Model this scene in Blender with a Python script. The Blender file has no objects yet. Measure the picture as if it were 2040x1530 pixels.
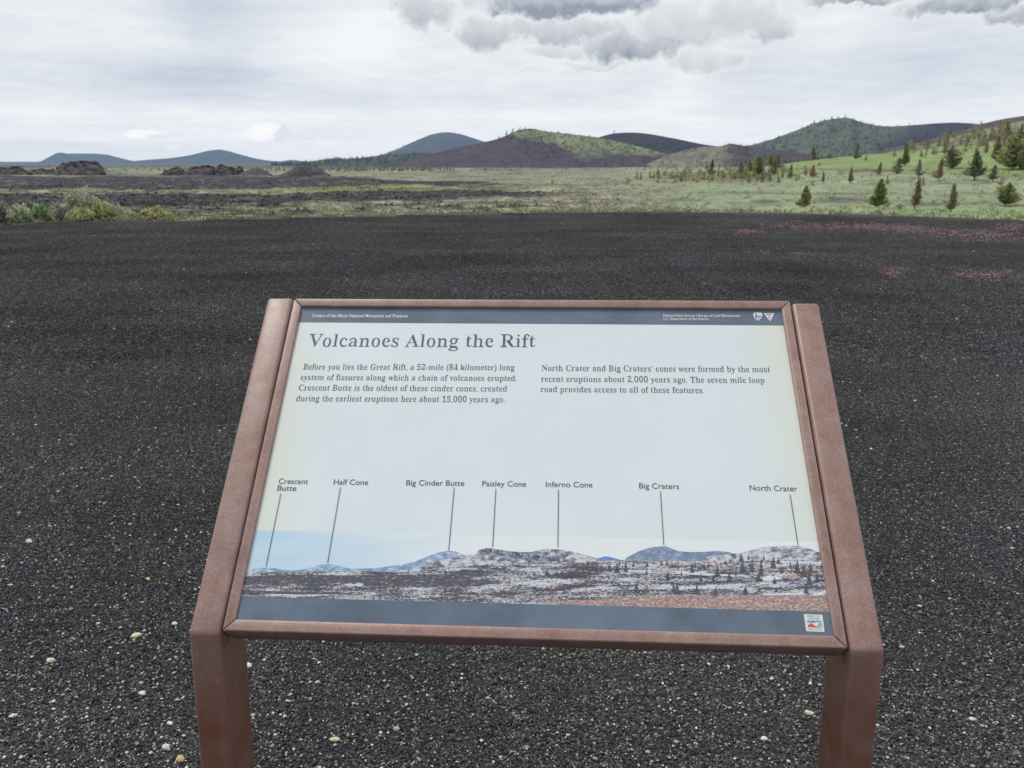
import bpy, bmesh, math, random
import numpy as np
from mathutils import Vector, Matrix

rng = np.random.default_rng(7)
random.seed(7)
scene = bpy.context.scene
COL = scene.collection

# ---------------------------------------------------------------- camera model (photo is 2040 x 1530)
F, CX, CY = 1620.0, 1020.0, 765.0
PITCH = math.atan(440.0 / F)
CP, SP = math.cos(PITCH), math.sin(PITCH)
CAM = np.array([0.0, 0.0, 1.5])


def ray(px, py):
    u = (np.asarray(px, float) - CX) / F
    v = (CY - np.asarray(py, float)) / F
    return np.stack([u, CP + v * SP, -SP + v * CP], -1)


def at(px, py, Y):
    """World point seen at a photo pixel, at forward distance Y."""
    d = ray(px, py)
    return CAM + d * (np.asarray(Y, float) / d[..., 1])[..., None]


def project(P):
    d = np.asarray(P, float) - CAM
    z = d[..., 1] * CP - d[..., 2] * SP
    z = np.where(z < 0.05, 0.05, z)
    return CX + F * d[..., 0] / z, CY - F * (d[..., 1] * SP + d[..., 2] * CP) / z


# ---------------------------------------------------------------- noise
def _hash(ix, iy, s):
    h = (ix.astype(np.int64) * 374761393 + iy.astype(np.int64) * 668265263 + s * 974634777) & 0x7FFFFFFF
    h = ((h ^ (h >> 13)) * 1274126177) & 0x7FFFFFFF
    return ((h ^ (h >> 16)) & 0xFFFF) / 65535.0


def vnoise(x, y, s=0):
    x = np.asarray(x, float); y = np.asarray(y, float)
    ix, iy = np.floor(x), np.floor(y)
    fx, fy = x - ix, y - iy
    fx = fx * fx * (3 - 2 * fx); fy = fy * fy * (3 - 2 * fy)
    a, b = _hash(ix, iy, s), _hash(ix + 1, iy, s)
    c, d = _hash(ix, iy + 1, s), _hash(ix + 1, iy + 1, s)
    return (a + (b - a) * fx) * (1 - fy) + (c + (d - c) * fx) * fy


def fbm(x, y, s=0, o=4):
    t, a, n = 0.0, 0.5, 0.0
    for k in range(o):
        t = t + a * vnoise(x * 2 ** k, y * 2 ** k, s + k * 17); n += a; a *= 0.5
    return t / n


def sst(a, b, x):
    t = np.clip((np.asarray(x, float) - a) / (b - a), 0, 1)
    return t * t * (3 - 2 * t)


# ---------------------------------------------------------------- materials
def mat(name, col=(0.5, 0.5, 0.5), rough=0.7, spec=0.3, vcol=None, nscale=None, nlo=0.7, nhi=1.3, bump=0.0, bscale=None,
        detail=5.0, coat=0.0, stretch=(1, 1, 1), vec='Object'):
    m = bpy.data.materials.new(name); m.use_nodes = True
    nt = m.node_tree; N, L = nt.nodes, nt.links
    p = N['Principled BSDF']
    p.inputs['Roughness'].default_value = rough
    p.inputs['Specular IOR Level'].default_value = spec
    p.inputs['Coat Weight'].default_value = coat
    p.inputs['Coat Roughness'].default_value = 0.12
    src = None
    if vcol:
        a = N.new('ShaderNodeAttribute'); a.attribute_name = vcol; src = a.outputs['Color']
    else:
        r = N.new('ShaderNodeRGB'); r.outputs[0].default_value = (*col, 1); src = r.outputs[0]
    tc = N.new('ShaderNodeTexCoord'); mp = N.new('ShaderNodeMapping'); mp.inputs['Scale'].default_value = stretch
    L.new(tc.outputs[vec], mp.inputs['Vector'])
    if nscale:
        n = N.new('ShaderNodeTexNoise'); n.inputs['Scale'].default_value = nscale; n.inputs['Detail'].default_value = detail
        n.inputs['Roughness'].default_value = 0.65
        L.new(mp.outputs[0], n.inputs['Vector'])
        mr = N.new('ShaderNodeMapRange'); mr.inputs[1].default_value = 0.3; mr.inputs[2].default_value = 0.7
        mr.inputs[3].default_value = nlo; mr.inputs[4].default_value = nhi
        L.new(n.outputs['Fac'], mr.inputs[0])
        vm = N.new('ShaderNodeVectorMath'); vm.operation = 'SCALE'
        L.new(src, vm.inputs[0]); L.new(mr.outputs[0], vm.inputs['Scale']); src = vm.outputs[0]
    L.new(src, p.inputs['Base Color'])
    if bump:
        n2 = N.new('ShaderNodeTexNoise'); n2.inputs['Scale'].default_value = bscale; n2.inputs['Detail'].default_value = 6
        L.new(mp.outputs[0], n2.inputs['Vector'])
        b = N.new('ShaderNodeBump'); b.inputs['Strength'].default_value = bump; b.inputs['Distance'].default_value = 0.6 / bscale
        L.new(n2.outputs['Fac'], b.inputs['Height']); L.new(b.outputs[0], p.inputs['Normal'])
    return m


# ---------------------------------------------------------------- object helpers
def link(name, me, parent=None, m=None):
    o = bpy.data.objects.new(name, me); COL.objects.link(o)
    if parent is not None:
        o.parent = parent
    if m is not None:
        for k in (m if isinstance(m, (list, tuple)) else [m]):
            me.materials.append(k)
    return o


def empty(name, loc=(0, 0, 0)):
    o = bpy.data.objects.new(name, None); o.empty_display_size = 0.2
    COL.objects.link(o); o.location = loc
    return o


def tag(o, label=None, cat=None, group=None, kind=None):
    for k, v in (('label', label), ('category', cat), ('group', group), ('kind', kind)):
        if v:
            o[k] = v
    return o


def mesh_np(name, V, Fc, col=None, smooth=False):
    """Mesh from numpy arrays; Fc is (n,3) or (n,4)."""
    V = np.asarray(V, np.float32).reshape(-1, 3); Fc = np.asarray(Fc, np.int32)
    me = bpy.data.meshes.new(name)
    k = Fc.shape[1]
    me.vertices.add(len(V)); me.vertices.foreach_set('co', V.ravel())
    me.loops.add(Fc.size); me.loops.foreach_set('vertex_index', Fc.ravel())
    me.polygons.add(len(Fc))
    me.polygons.foreach_set('loop_start', np.arange(0, Fc.size, k, dtype=np.int32))
    me.polygons.foreach_set('loop_total', np.full(len(Fc), k, np.int32))
    me.polygons.foreach_set('use_smooth', np.full(len(Fc), smooth))
    if col is not None:
        c = np.ones((len(V), 4), np.float32); c[:, :3] = col
        at_ = me.attributes.new('Col', 'FLOAT_COLOR', 'POINT'); at_.data.foreach_set('color', c.ravel())
    me.update(calc_edges=True); me.validate()
    return me


def grid_faces(nr, nc, wrap=False):
    i = np.arange(nr - 1)[:, None]; j = np.arange(nc if wrap else nc - 1)[None, :]
    j2 = (j + 1) % nc
    return np.stack([i * nc + j, i * nc + j2, (i + 1) * nc + j2, (i + 1) * nc + j], -1).reshape(-1, 4)


def leaf_quads(C, size, dirs=None, aspect=1.0, r=rng):
    """Small leaf-like quads centred on C; dirs gives the long axis (else random)."""
    n = len(C)
    if dirs is None:
        dirs = r.normal(size=(n, 3))
    dirs = dirs / (np.linalg.norm(dirs, axis=1, keepdims=True) + 1e-9)
    b = np.cross(dirs, r.normal(size=(n, 3))); b /= (np.linalg.norm(b, axis=1, keepdims=True) + 1e-9)
    s = np.asarray(size).reshape(-1, 1) * np.ones((n, 1))
    u, v = dirs * s * aspect * 0.5, b * s * 0.5
    V = np.stack([C - u - v * 0.6, C - u * 0.2 + v, C + u + v * 0.3, C + u * 0.2 - v], 1).reshape(-1, 3)
    return V, np.arange(4 * n).reshape(n, 4)


def tube(pts, rad, sides=6):
    pts = np.asarray(pts, float); V, Fs = [], []
    for i, p in enumerate(pts):
        t = pts[min(i + 1, len(pts) - 1)] - pts[max(i - 1, 0)]; t = t / (np.linalg.norm(t) + 1e-9)
        a = np.cross(t, [0.3, 1, 0.1]); a /= np.linalg.norm(a); b = np.cross(t, a)
        for k in range(sides):
            th = 2 * math.pi * k / sides
            V.append(p + rad[i] * (math.cos(th) * a + math.sin(th) * b))
    Fs = grid_faces(len(pts), sides, True)
    return np.array(V), Fs


# ================================================================= LIGHT, SKY, CAMERA
SUN_EL, SUN_AZ = math.radians(64), math.radians(-58)      # azimuth from +Y towards +X
W = bpy.data.worlds.new('World'); scene.world = W; W.use_nodes = True
nt = W.node_tree; N, L = nt.nodes, nt.links
bg = N['Background']; bg.inputs['Strength'].default_value = 0.1
sky = N.new('ShaderNodeTexSky'); sky.sky_type = 'NISHITA'; sky.sun_disc = False
sky.sun_elevation = SUN_EL; sky.sun_rotation = SUN_AZ


def mth(op, a, b=None, c=None, clamp=False):
    n = N.new('ShaderNodeMath'); n.operation = op; n.use_clamp = clamp
    for i, x in enumerate((a, b, c)):
        if x is None:
            continue
        if isinstance(x, (int, float)):
            n.inputs[i].default_value = x
        else:
            L.new(x, n.inputs[i])
    return n.outputs[0]


def mixc(f, a, b):
    n = N.new('ShaderNodeMix'); n.data_type = 'RGBA'
    for i, x in ((0, f), (6, a), (7, b)):
        if isinstance(x, tuple):
            n.inputs[i].default_value = (*x, 1)
        elif isinstance(x, (int, float)):
            n.inputs[i].default_value = x
        else:
            L.new(x, n.inputs[i])
    return n.outputs[2]


tc = N.new('ShaderNodeTexCoord')
sep = N.new('ShaderNodeSeparateXYZ'); L.new(tc.outputs['Generated'], sep.inputs[0])
dx, dy, dz = sep.outputs
az = mth('ARCTAN2', dx, dy); el = mth('ARCSINE', dz)
# overcast deck seen in perspective: direction projected on a flat layer
inv = mth('DIVIDE', 1.0, mth('ADD', mth('MAXIMUM', dz, 0.0), 0.09))
cmb = N.new('ShaderNodeCombineXYZ')
L.new(mth('MULTIPLY', dx, inv), cmb.inputs[0]); L.new(mth('MULTIPLY', dy, inv), cmb.inputs[1])
def noise(vec, scale, detail=5, rough=0.55, seed=0.0):
    n = N.new('ShaderNodeTexNoise'); n.noise_dimensions = '4D'
    n.inputs['W'].default_value = seed; n.inputs['Scale'].default_value = scale
    n.inputs['Detail'].default_value = detail; n.inputs['Roughness'].default_value = rough
    L.new(vec, n.inputs['Vector']); return n
deck = noise(cmb.outputs[0], 1.1, 6, 0.55, 2.3).outputs['Fac']
deck2 = noise(cmb.outputs[0], 4.2, 7, 0.6, 6.7).outputs['Fac']
azel = N.new('ShaderNodeCombineXYZ'); L.new(az, azel.inputs[0]); L.new(el, azel.inputs[1])
warp = noise(azel.outputs[0], 26, 6, 0.6, 5.1)
ws = N.new('ShaderNodeSeparateColor'); L.new(warp.outputs['Color'], ws.inputs[0])
warp2 = noise(azel.outputs[0], 80, 4, 0.6, 9.4)
ws2 = N.new('ShaderNodeSeparateColor'); L.new(warp2.outputs['Color'], ws2.inputs[0])
wa = mth('ADD', mth('MULTIPLY', mth('SUBTRACT', ws.outputs[0], 0.5), 0.055), mth('MULTIPLY', mth('SUBTRACT', ws2.outputs[0], 0.5), 0.016))
we = mth('ADD', mth('MULTIPLY', mth('SUBTRACT', ws.outputs[1], 0.5), 0.036), mth('MULTIPLY', mth('SUBTRACT', ws2.outputs[1], 0.5), 0.012))
azw = mth('ADD', az, wa); elw = mth('ADD', el, we)


def azel_of(px, py):
    d = ray(px, py); d = d / np.linalg.norm(d)
    return math.atan2(d[0], d[1]), math.asin(d[2])


def ell(px, py, rx, ry, a=None, e=None):
    """Normalised offsets of the view direction from a cloud's centre."""
    a0, e0 = azel_of(px, py)
    u = mth('DIVIDE', mth('SUBTRACT', a if a is not None else az, a0), rx / F)
    v = mth('DIVIDE', mth('SUBTRACT', e if e is not None else el, e0), ry / F)
    return u, v, mth('ADD', mth('MULTIPLY', u, u), mth('MULTIPLY', v, v))


# soft light and dark passages of the overcast
tone = mth('ADD', mth('MULTIPLY', mth('SUBTRACT', deck, 0.5), 1.15), mth('MULTIPLY', mth('SUBTRACT', deck2, 0.5), 0.7))
SOFT = [(120, 130, 190, 50, .30), (300, 165, 180, 35, .2), (430, 60, 90, 90, .34), (700, 205, 190, 20, .32), (480, 150, 120, 30, .2), (1560, 150, 190, 75, .30),
        (1880, 130, 230, 75, .22), (1200, 180, 140, 22, .15), (640, 110, 110, 50, -.28), (190, 40, 130, 40, -.25), (740, 60, 60, 60, -.28),
        (1360, 165, 45, 40, -.32), (1250, 228, 260, 22, -.24), (1850, 222, 240, 26, -.25), (1660, 45, 60, 55, -.3), (300, 225, 320, 14, -.18), (900, 230, 240, 12, -.14), (40, 300, 240, 30, .12)]
for px, py, rx, ry, amt in SOFT:
    _, _, q = ell(px, py, rx * 1.15, ry * 1.15)
    g = mth('POWER', 2.718, mth('MULTIPLY', q, -1.0))
    tone = mth('MULTIPLY_ADD', g, amt, tone)
tone = mth('ADD', tone, 0.30, clamp=True)
base = mixc(mth('MULTIPLY', tone, 1.0, clamp=True), (0.93, 0.94, 0.945), (0.53, 0.60, 0.70))
# brighter, thinner cloud low over the horizon
hz = mth('POWER', 2.718, mth('MULTIPLY', mth('MAXIMUM', el, 0.0), -16.0))
base = mixc(mth('MULTIPLY', hz, 0.55), base, (0.80, 0.865, 0.91))
# cumulus
CUM = [(850, 20, 62, 36, .62), (978, 66, 64, 36, .66), (1135, 4, 215, 26, 1.1), (1120, 58, 140, 30, .62), (1265, 90, 110, 30, .85), (1340, 52, 120, 52, .44),
       (1110, 100, 75, 16, .42), (1190, 128, 90, 12, .34), (1060, 143, 60, 8, .2), (1480, 30, 90, 45, .46), (1535, 60, 50, 28, .58), (1700, 0, 100, 13, .85), (1925, 8, 120, 20, .95), (2035, 34, 60, 16, .8),
       (1400, 118, 80, 24, .4)]
wisp = mth('ADD', mth('MULTIPLY', mth('SUBTRACT', ws2.outputs[2], 0.5), 0.55), mth('MULTIPLY', mth('SUBTRACT', ws.outputs[2], 0.55), 0.9))
cm = None; dk = None
for px, py, rx, ry, dark in CUM:
    u, v, q = ell(px, py, rx, ry, azw, elw)
    m_ = mth('SUBTRACT', 1.0, mth('SQRT', q))
    m_ = mth('ADD', m_, wisp)
    s_ = mth('MULTIPLY', mth('MULTIPLY', mth('ADD', m_, .05), 2.2, clamp=True), mth('MULTIPLY_ADD', v, -0.50 * dark, 0.74 * dark))
    cm = m_ if cm is None else mth('MAXIMUM', cm, m_)
    dk = s_ if dk is None else mth('MAXIMUM', dk, s_)
body = mth('MULTIPLY', mth('ADD', cm, 0.16), 2.6, clamp=True)
body = mth('MULTIPLY', mth('MULTIPLY', body, body), mth('MULTIPLY_ADD', body, -2.0, 3.0))
shade = mth('MULTIPLY', dk, 1.0, clamp=True)
shade = mth('MULTIPLY', shade, mth('MULTIPLY_ADD', ws2.outputs[2], 0.8, 0.6), clamp=True)
ccol = mixc(shade, (0.90, 0.905, 0.91), (0.26, 0.31, 0.38))
col = mixc(mth('MULTIPLY', body, 0.93), base, ccol)
# small sunlit puffs low over the plain, each with a grey-blue lee side
for px, py, rx, ry, c in [(550, 264, 40, 20, (0.71, 0.77, 0.84)), (512, 266, 34, 15, (1.02, 1.0, .97)), (530, 250, 32, 9, (1.03, 1.01, .98)),
                          (292, 266, 34, 9, (1.02, 1.0, .97)), (312, 272, 26, 5, (.74, .79, .85)), (656, 285, 15, 7, (.92, .91, .89)), (352, 294, 22, 5, (.90, .90, .89))]:
    _, _, q = ell(px, py, rx, ry, mth('MULTIPLY_ADD', wa, 0.75, az), mth('MULTIPLY_ADD', we, 0.7, el))
    k = mth('MULTIPLY', mth('SUBTRACT', 1.0, mth('SQRT', q)), 3.0, clamp=True)
    col = mixc(mth('MULTIPLY', k, 0.75), col, c)
# unseen sky behind the viewer is dimmed so the post fronts turn darker;
# sky colour is raised towards the horizon to make up for the haze volume
DENS, AIR = 1.3e-4, (.20, .31, .42)
path = mth('MINIMUM', mth('DIVIDE', 160.0, mth('MAXIMUM', el, 0.004)), 6600.0)
Tr = mth('POWER', 2.71828, mth('MULTIPLY', path, -DENS))
aw = N.new('ShaderNodeVectorMath'); aw.operation = 'SCALE'; aw.inputs[0].default_value = AIR; L.new(mth('SUBTRACT', 1.0, Tr), aw.inputs['Scale'])
sb = N.new('ShaderNodeVectorMath'); sb.operation = 'SUBTRACT'; L.new(col, sb.inputs[0]); L.new(aw.outputs[0], sb.inputs[1])
iv = N.new('ShaderNodeVectorMath'); iv.operation = 'SCALE'; L.new(sb.outputs[0], iv.inputs[0]); L.new(mth('DIVIDE', 1.0, Tr), iv.inputs['Scale'])
back = mth('MULTIPLY', mth('MULTIPLY_ADD', dy, -1.6, 0.1, clamp=True), mth('SUBTRACT', 1.0, mth('MULTIPLY', mth('MAXIMUM', dz, 0.0), 0.9)))
vm = N.new('ShaderNodeVectorMath'); vm.operation = 'SCALE'
L.new(mth('MULTIPLY_ADD', back, -5.0, 10.0), vm.inputs['Scale'])
L.new(iv.outputs[0], vm.inputs[0])
L.new(mixc(0.94, sky.outputs[0], vm.outputs[0]), bg.inputs['Color'])

sun = bpy.data.lights.new('sun', 'SUN'); sun.energy = 1.9; sun.angle = math.radians(12); sun.color = (1.0, 0.95, 0.88)
so = bpy.data.objects.new('sun', sun); COL.objects.link(so)
sd = Vector((math.sin(SUN_AZ) * math.cos(SUN_EL), math.cos(SUN_AZ) * math.cos(SUN_EL), math.sin(SUN_EL)))
so.rotation_euler = sd.to_track_quat('Z', 'Y').to_euler(); so.location = (-30, 20, 60)

cam = bpy.data.cameras.new('camera'); co = bpy.data.objects.new('camera', cam); COL.objects.link(co)
cam.sensor_width = 36; cam.lens = 36 * F / 2040; cam.clip_start = 0.05; cam.clip_end = 40000
co.location = CAM; co.rotation_euler = (math.pi / 2 - PITCH, 0, 0)
cam.dof.use_dof = True; cam.dof.focus_distance = 1.42; cam.dof.aperture_fstop = 15
scene.camera = co
vs = scene.view_settings; vs.view_transform = 'Standard'; vs.look = 'None'; vs.exposure = 0.0; vs.gamma = 1.0; vs.use_curve_mapping = False
scene.cycles.use_denoising = True
scene.cycles.volume_bounces = 0

# ================================================================= GROUND
PLAIN = -3.0
EX = [-400, 0, 350, 700, 900, 1250, 1600, 1800, 2040, 2400]
EYP = [446, 445, 440, 432, 428, 421.5, 425, 430, 440, 450]
_e = np.array([CAM + ray(x, y) * (CAM[2] / -ray(x, y)[2]) for x, y in zip(EX, EYP)])
E_TH = np.arctan2(_e[:, 0], _e[:, 1]); E_R = np.hypot(_e[:, 0], _e[:, 1])
C1X = [1100, 1220, 1300, 1400, 1500, 1560, 1640, 1700, 1800, 1900, 1960, 2040, 2200, 2500]
C1Y = [357, 354, 349, 344, 336, 326, 317, 312, 304, 296, 291, 282, 268, 258]
C2X = [1500, 1640, 1740, 1800, 1860, 1940, 2040, 2200, 2500]
C2Y = [340, 324, 311, 300, 290, 270, 252, 235, 225]
R1, R2 = 235.0, 430.0


def crest(tab, th, r):
    xs = np.array(tab[0], float); ys = np.array(tab[1], float)
    p = at(xs, ys, np.full(len(xs), r)); t = np.arctan2(p[:, 0], p[:, 1])
    return np.interp(th, t, p[:, 2])


def edge_r(th):
    e = np.interp(th, E_TH, E_R, left=E_R[0], right=E_R[-1])
    return e + 0.5 * (fbm(np.asarray(th) * 28.0, np.zeros_like(np.asarray(th, float)) + 3.3, 66, 3) - .5)


def height(x, y, fine=True):
    x = np.asarray(x, float); y = np.asarray(y, float)
    r = np.hypot(x, y); th = np.arctan2(x, y)
    re = edge_r(th)
    s = sst(0.0, 7.5, r - re)
    z = PLAIN * s
    front = (np.abs(th) < 1.2)
    h1 = np.maximum(crest((C1X, C1Y), th, R1) - PLAIN, 0) * front * sst(0.05, 0.12, th)
    up = sst(95, R1, r) * 0.6 + 0.4 * np.clip((r - 95) / (R1 - 95), 0, 1)
    z = z + h1 * up * (1 - 0.55 * sst(R1, R1 + 130, r)) * (1 - sst(700, 1500, r))
    h2 = np.maximum(crest((C2X, C2Y), th, R2) - PLAIN, 0) * front * sst(0.22, 0.32, th)
    z2 = PLAIN + h2 * sst(R1 + 40, R2, r) * (1 - 0.6 * sst(R2, R2 + 300, r)) * (1 - sst(900, 2000, r))
    z = np.where(r > R1, np.maximum(z, z2), z)
    if fine:
        k = sst(2, 14, r - re) * (1 - sst(900, 2500, r))
        z = z + k * (0.55 * (fbm(x / 9, y / 14, 3) - 0.5) + 0.45 * (fbm(x / 2.6, y / 3.2, 5) - 0.5) * (r < 420))
        z = z + 0.02 * (fbm(x / 2.2, y / 2.2, 8, 3) - 0.5) * (r < re + 1)
    return z


def ground_hit(px, py):
    """First point of the terrain under a photo pixel (marching the view ray)."""
    d = ray(px, py); d = d / np.linalg.norm(d)
    rs = 15.0 * 1.006 ** np.arange(1000)
    P = CAM + d * rs[:, None]
    under = P[:, 2] < height(P[:, 0], P[:, 1], False)
    if not under.any():
        return None
    k = int(np.argmax(under)); lo, hi = rs[max(k - 1, 0)], rs[k]
    f = np.linspace(lo, hi, 40); P = CAM + d * f[:, None]
    under = P[:, 2] < height(P[:, 0], P[:, 1], False)
    return P[int(np.argmax(under))] if under.any() else CAM + d * hi


T1X, T1Y = [0, 430, 600, 750, 880, 1000], [350, 349, 350, 355, 362, 366]
B1X, B1Y = [0, 300, 450, 600, 750, 1000], [376, 377, 376, 372, 370.5, 368.5]
T2X, T2Y = [0, 300, 600, 760, 900, 1130], [386, 386, 385, 379, 377, 384]
B2X, B2Y = [0, 300, 600, 900, 1130], [411, 412, 404, 394, 389]
LAVA = np.array((.046, .044, .049)); OLIVE = np.array((.205, .212, .148)); TAN = np.array((.34, .315, .255)); GREEN = np.array((.28, .32, .12))
MEADOW = np.array((.245, .305, .175)); SLOPE = np.array((.255, .335, .135)); BROWN = np.array((.12, .085, .07)); DARKV = np.array((.085, .095, .065))


def mx(a, b, t):
    return a + (b - a) * np.asarray(t)[..., None]


def ground_col(x, y, z):
    px, py = project(np.stack([x, y, z], -1))
    r = np.hypot(x, y)
    n1 = fbm(px / 90, py / 7, 21); n2 = fbm(px / 22, py / 2.6, 22); n3 = fbm(px / 200, py / 14, 23)
    nm = fbm(x / 3.0, y / 5.0, 31)
    q = py + (n1 - .5) * 9 + (n2 - .5) * 5
    c = mx(OLIVE * np.ones(x.shape + (3,)), TAN, sst(.35, .65, n2))
    c = mx(c, GREEN, 0.38 * sst(.5, .72, n3))
    streak = sst(.52, .64, fbm(px / 60, py / 3.2, 25)) * (0.25 + 0.75 * (1 - sst(700, 1450, px)))
    c = mx(c, LAVA, streak * 0.9)
    fade = sst(1180, 960, px)
    t1, b1 = np.interp(px, T1X, T1Y), np.interp(px, B1X, B1Y)
    t2, b2 = np.interp(px, T2X, T2Y), np.interp(px, B2X, B2Y)
    c = mx(c, OLIVE, sst(t1 + 1, t1 - 2, q) * 0.5)
    c = mx(c, DARKV, sst(337, 331, py) * 0.8)
    c = mx(c, LAVA, sst(t1 - 1.5, t1 + 1.5, q) * sst(b1 + 2, b1 - 1.5, q) * fade * (0.72 + .28 * sst(.3, .5, fbm(px / 16, py / 2.0, 29))))
    strip = sst(b1 - 1, b1 + 1.5, q) * sst(t2 + 2, t2 - 1, q) * fade
    c = mx(c, LAVA * 1.4, strip * .6 * sst(.5, .62, fbm(px / 26, py / 2.4, 28)))
    c = mx(c, GREEN * .8, strip * (0.25 + 0.5 * sst(480, 620, px) * sst(950, 850, px)) * (.4 + .6 * sst(.35, .6, n2)))
    c = mx(c, LAVA, sst(t2 - 1.5, t2 + 2, q) * sst(b2 + 3, b2 - 3, q) * sst(1230, 1020, px) * (.7 + .3 * sst(.35, .5, n2)))
    left = sst(760, 250, px) * sst(b2 - 2, b2 + 3, q) * sst(438, 424, py)
    c = mx(c, LAVA * 1.2, left * sst(.36, .5, n2) * .9)
    # right: meadow, then the green slope
    w = sst(1180, 1420, px + 120 * (n1 - .5))
    md = mx(MEADOW * np.ones(x.shape + (3,)), TAN * .9, sst(.45, .7, n2) * .75)
    md = mx(md, OLIVE * .8, sst(.55, .75, fbm(px / 70, py / 5, 27)) * .7)
    md = mx(md, SLOPE * .9, sst(405, 418, py) * .45 * sst(1500, 1750, px))
    for ex, ey, rx, ry, k in ((1528, 401, 34, 5, .85), (1680, 399, 80, 9, .7), (1840, 407, 66, 5, .7), (1480, 384, 90, 4, .5), (1340, 398, 60, 6, .5), (1620, 386, 120, 3, .55), (2010, 350, 60, 5, .6)):
        g = np.exp(-((px - ex) / rx) ** 2 - ((py - ey) / ry) ** 2)
        md = mx(md, LAVA * 1.5 + (.03, .02, .02), np.clip(g * 1.6 - (1 - n2) * .9, 0, 1) * k)
    c = mx(c, md, w)
    foot = np.exp(-((py - 353) / 9.0) ** 2) * sst(1290, 1360, px) * sst(1580, 1520, px)
    c = mx(c, mx(BROWN * 1.1 * np.ones(x.shape + (3,)), OLIVE * .7, n2), foot * .7)
    l1 = np.interp(px, [1450, 1560, 1800, 1900, 2040], [339, 337, 339, 345, 352])
    g1 = sst(1540, 1600, px) * sst(l1 + 2, l1 - 2, q) * (r < R1 + 30)
    c = mx(c, mx(SLOPE * np.ones(x.shape + (3,)), SLOPE * .72, n2), g1 * .95)
    ln = np.exp(-((q - l1 - 1) / 2.0) ** 2) * sst(1530, 1570, px) * sst(1990, 1800, px)
    c = mx(c, BROWN * .8, ln * .75)
    h2 = (r > R1 + 60) * sst(1560, 1640, px)
    c = mx(c, mx(np.array((.15, .13, .10)) * np.ones(x.shape + (3,)), MEADOW * .8, sst(.36, .58, n2)), h2)
    c = c * (0.72 + 0.56 * nm)[..., None]
    return c


th = np.concatenate([np.linspace(-math.pi, -0.75, 50)[:-1], np.linspace(-0.75, 0.75, 760), np.linspace(0.75, math.pi, 50)[1:-1]])
pys = np.concatenate([np.arange(432, 331, -0.5), np.arange(331, 326.6, -0.25)])
dist = np.array([(CAM[2] - PLAIN) / (-ray(CX, p)[2]) * ray(CX, p)[1] for p in pys])
rr = np.concatenate([[0.25, 0.8], np.linspace(1.5, 19.5, 34), np.linspace(19.8, 34, 58), np.linspace(34.8, dist[0] - 1.0, 30), dist, [7200, 9500, 14000]])
RR, TH = np.meshgrid(rr, th, indexing='ij')
GX, GY = RR * np.sin(TH), RR * np.cos(TH)
GZ = height(GX, GY)
V = np.stack([GX, GY, GZ], -1)
lot = (RR - edge_r(TH)) < 0.45 + 0.5 * (fbm(GX / 1.1, GY / 1.1, 51) - 0.5)
gc = ground_col(GX, GY, GZ)
drab = 0.75 + 0.5 * fbm(GX / 0.9, GY / 0.9, 61)
lotc = np.array((.050, .051, .054)) * (0.85 + 0.3 * fbm(GX / 2.5, GY / 2.5, 62))[..., None]
gc = np.where(lot[..., None], lotc, gc)
gf = grid_faces(len(rr), len(th), True)
gme = mesh_np('ground', V, gf, gc.reshape(-1, 3), smooth=True)
m_plain = mat('plain_soil', vcol='Col', rough=0.95, spec=0.1, nscale=3.2, nlo=0.55, nhi=1.45, bump=0.7, bscale=2.2)
m_lot = mat('cinder_bed', vcol='Col', rough=0.9, spec=0.15, nscale=130, nlo=0.35, nhi=1.7, bump=1.0, bscale=95, detail=3)
ground = link('ground', gme, None, [m_plain, m_lot])
lf = lot.reshape(-1)[gf].all(1)
gme.polygons.foreach_set('material_index', lf.astype(np.int32)); gme.update()
tag(ground, kind='structure')

# ---------------------------------------------------------------- pebbles
t_ = (1 + 5 ** .5) / 2
ICO_V = np.array([(-1, t_, 0), (1, t_, 0), (-1, -t_, 0), (1, -t_, 0), (0, -1, t_), (0, 1, t_), (0, -1, -t_), (0, 1, -t_), (t_, 0, -1), (t_, 0, 1), (-t_, 0, -1), (-t_, 0, 1)]) / math.hypot(1, t_)
ICO_F = np.array([(0, 11, 5), (0, 5, 1), (0, 1, 7), (0, 7, 10), (0, 10, 11), (1, 5, 9), (5, 11, 4), (11, 10, 2), (10, 7, 6), (7, 1, 8), (3, 9, 4), (3, 4, 2), (3, 2, 6), (3, 6, 8), (3, 8, 9), (4, 9, 5), (2, 4, 11), (6, 2, 10), (8, 6, 7), (9, 8, 1)])


def rand_rot(n, r):
    q = r.normal(size=(n, 4)); q /= np.linalg.norm(q, axis=1, keepdims=True)
    w, x, y, z = q.T
    return np.stack([1 - 2 * (y * y + z * z), 2 * (x * y - z * w), 2 * (x * z + y * w), 2 * (x * y + z * w), 1 - 2 * (x * x + z * z), 2 * (y * z - x * w),
                     2 * (x * z - y * w), 2 * (y * z + x * w), 1 - 2 * (x * x + y * y)], 1).reshape(n, 3, 3)


def pebbles(P, size, cols, r, jit=0.22, flat=(0.55, 1.0), lie=False):
    n = len(P)
    sc = r.uniform(flat[0], flat[1], (n, 3)); sc[:, 0] = 1
    B = ICO_V[None] * (1 + r.normal(0, jit, (n, 12, 1))) * sc[:, None, :]
    if lie:
        B[:, :, 2] *= 0.7
        a = r.uniform(0, 6.28, n); c, s = np.cos(a), np.sin(a); z = np.zeros(n); o = np.ones(n)
        M = np.stack([c, -s, z, s, c, z, z, z, o], 1).reshape(n, 3, 3)
    else:
        M = rand_rot(n, r)
    B = np.einsum('nij,nkj->nki', M, B) * np.asarray(size).reshape(-1, 1, 1) * 0.5
    V = (B + P[:, None]).reshape(-1, 3)
    Fc = (ICO_F[None] + 12 * np.arange(n)[:, None, None]).reshape(-1, 3)
    return V, Fc, np.repeat(cols, 12, 0)


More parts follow.
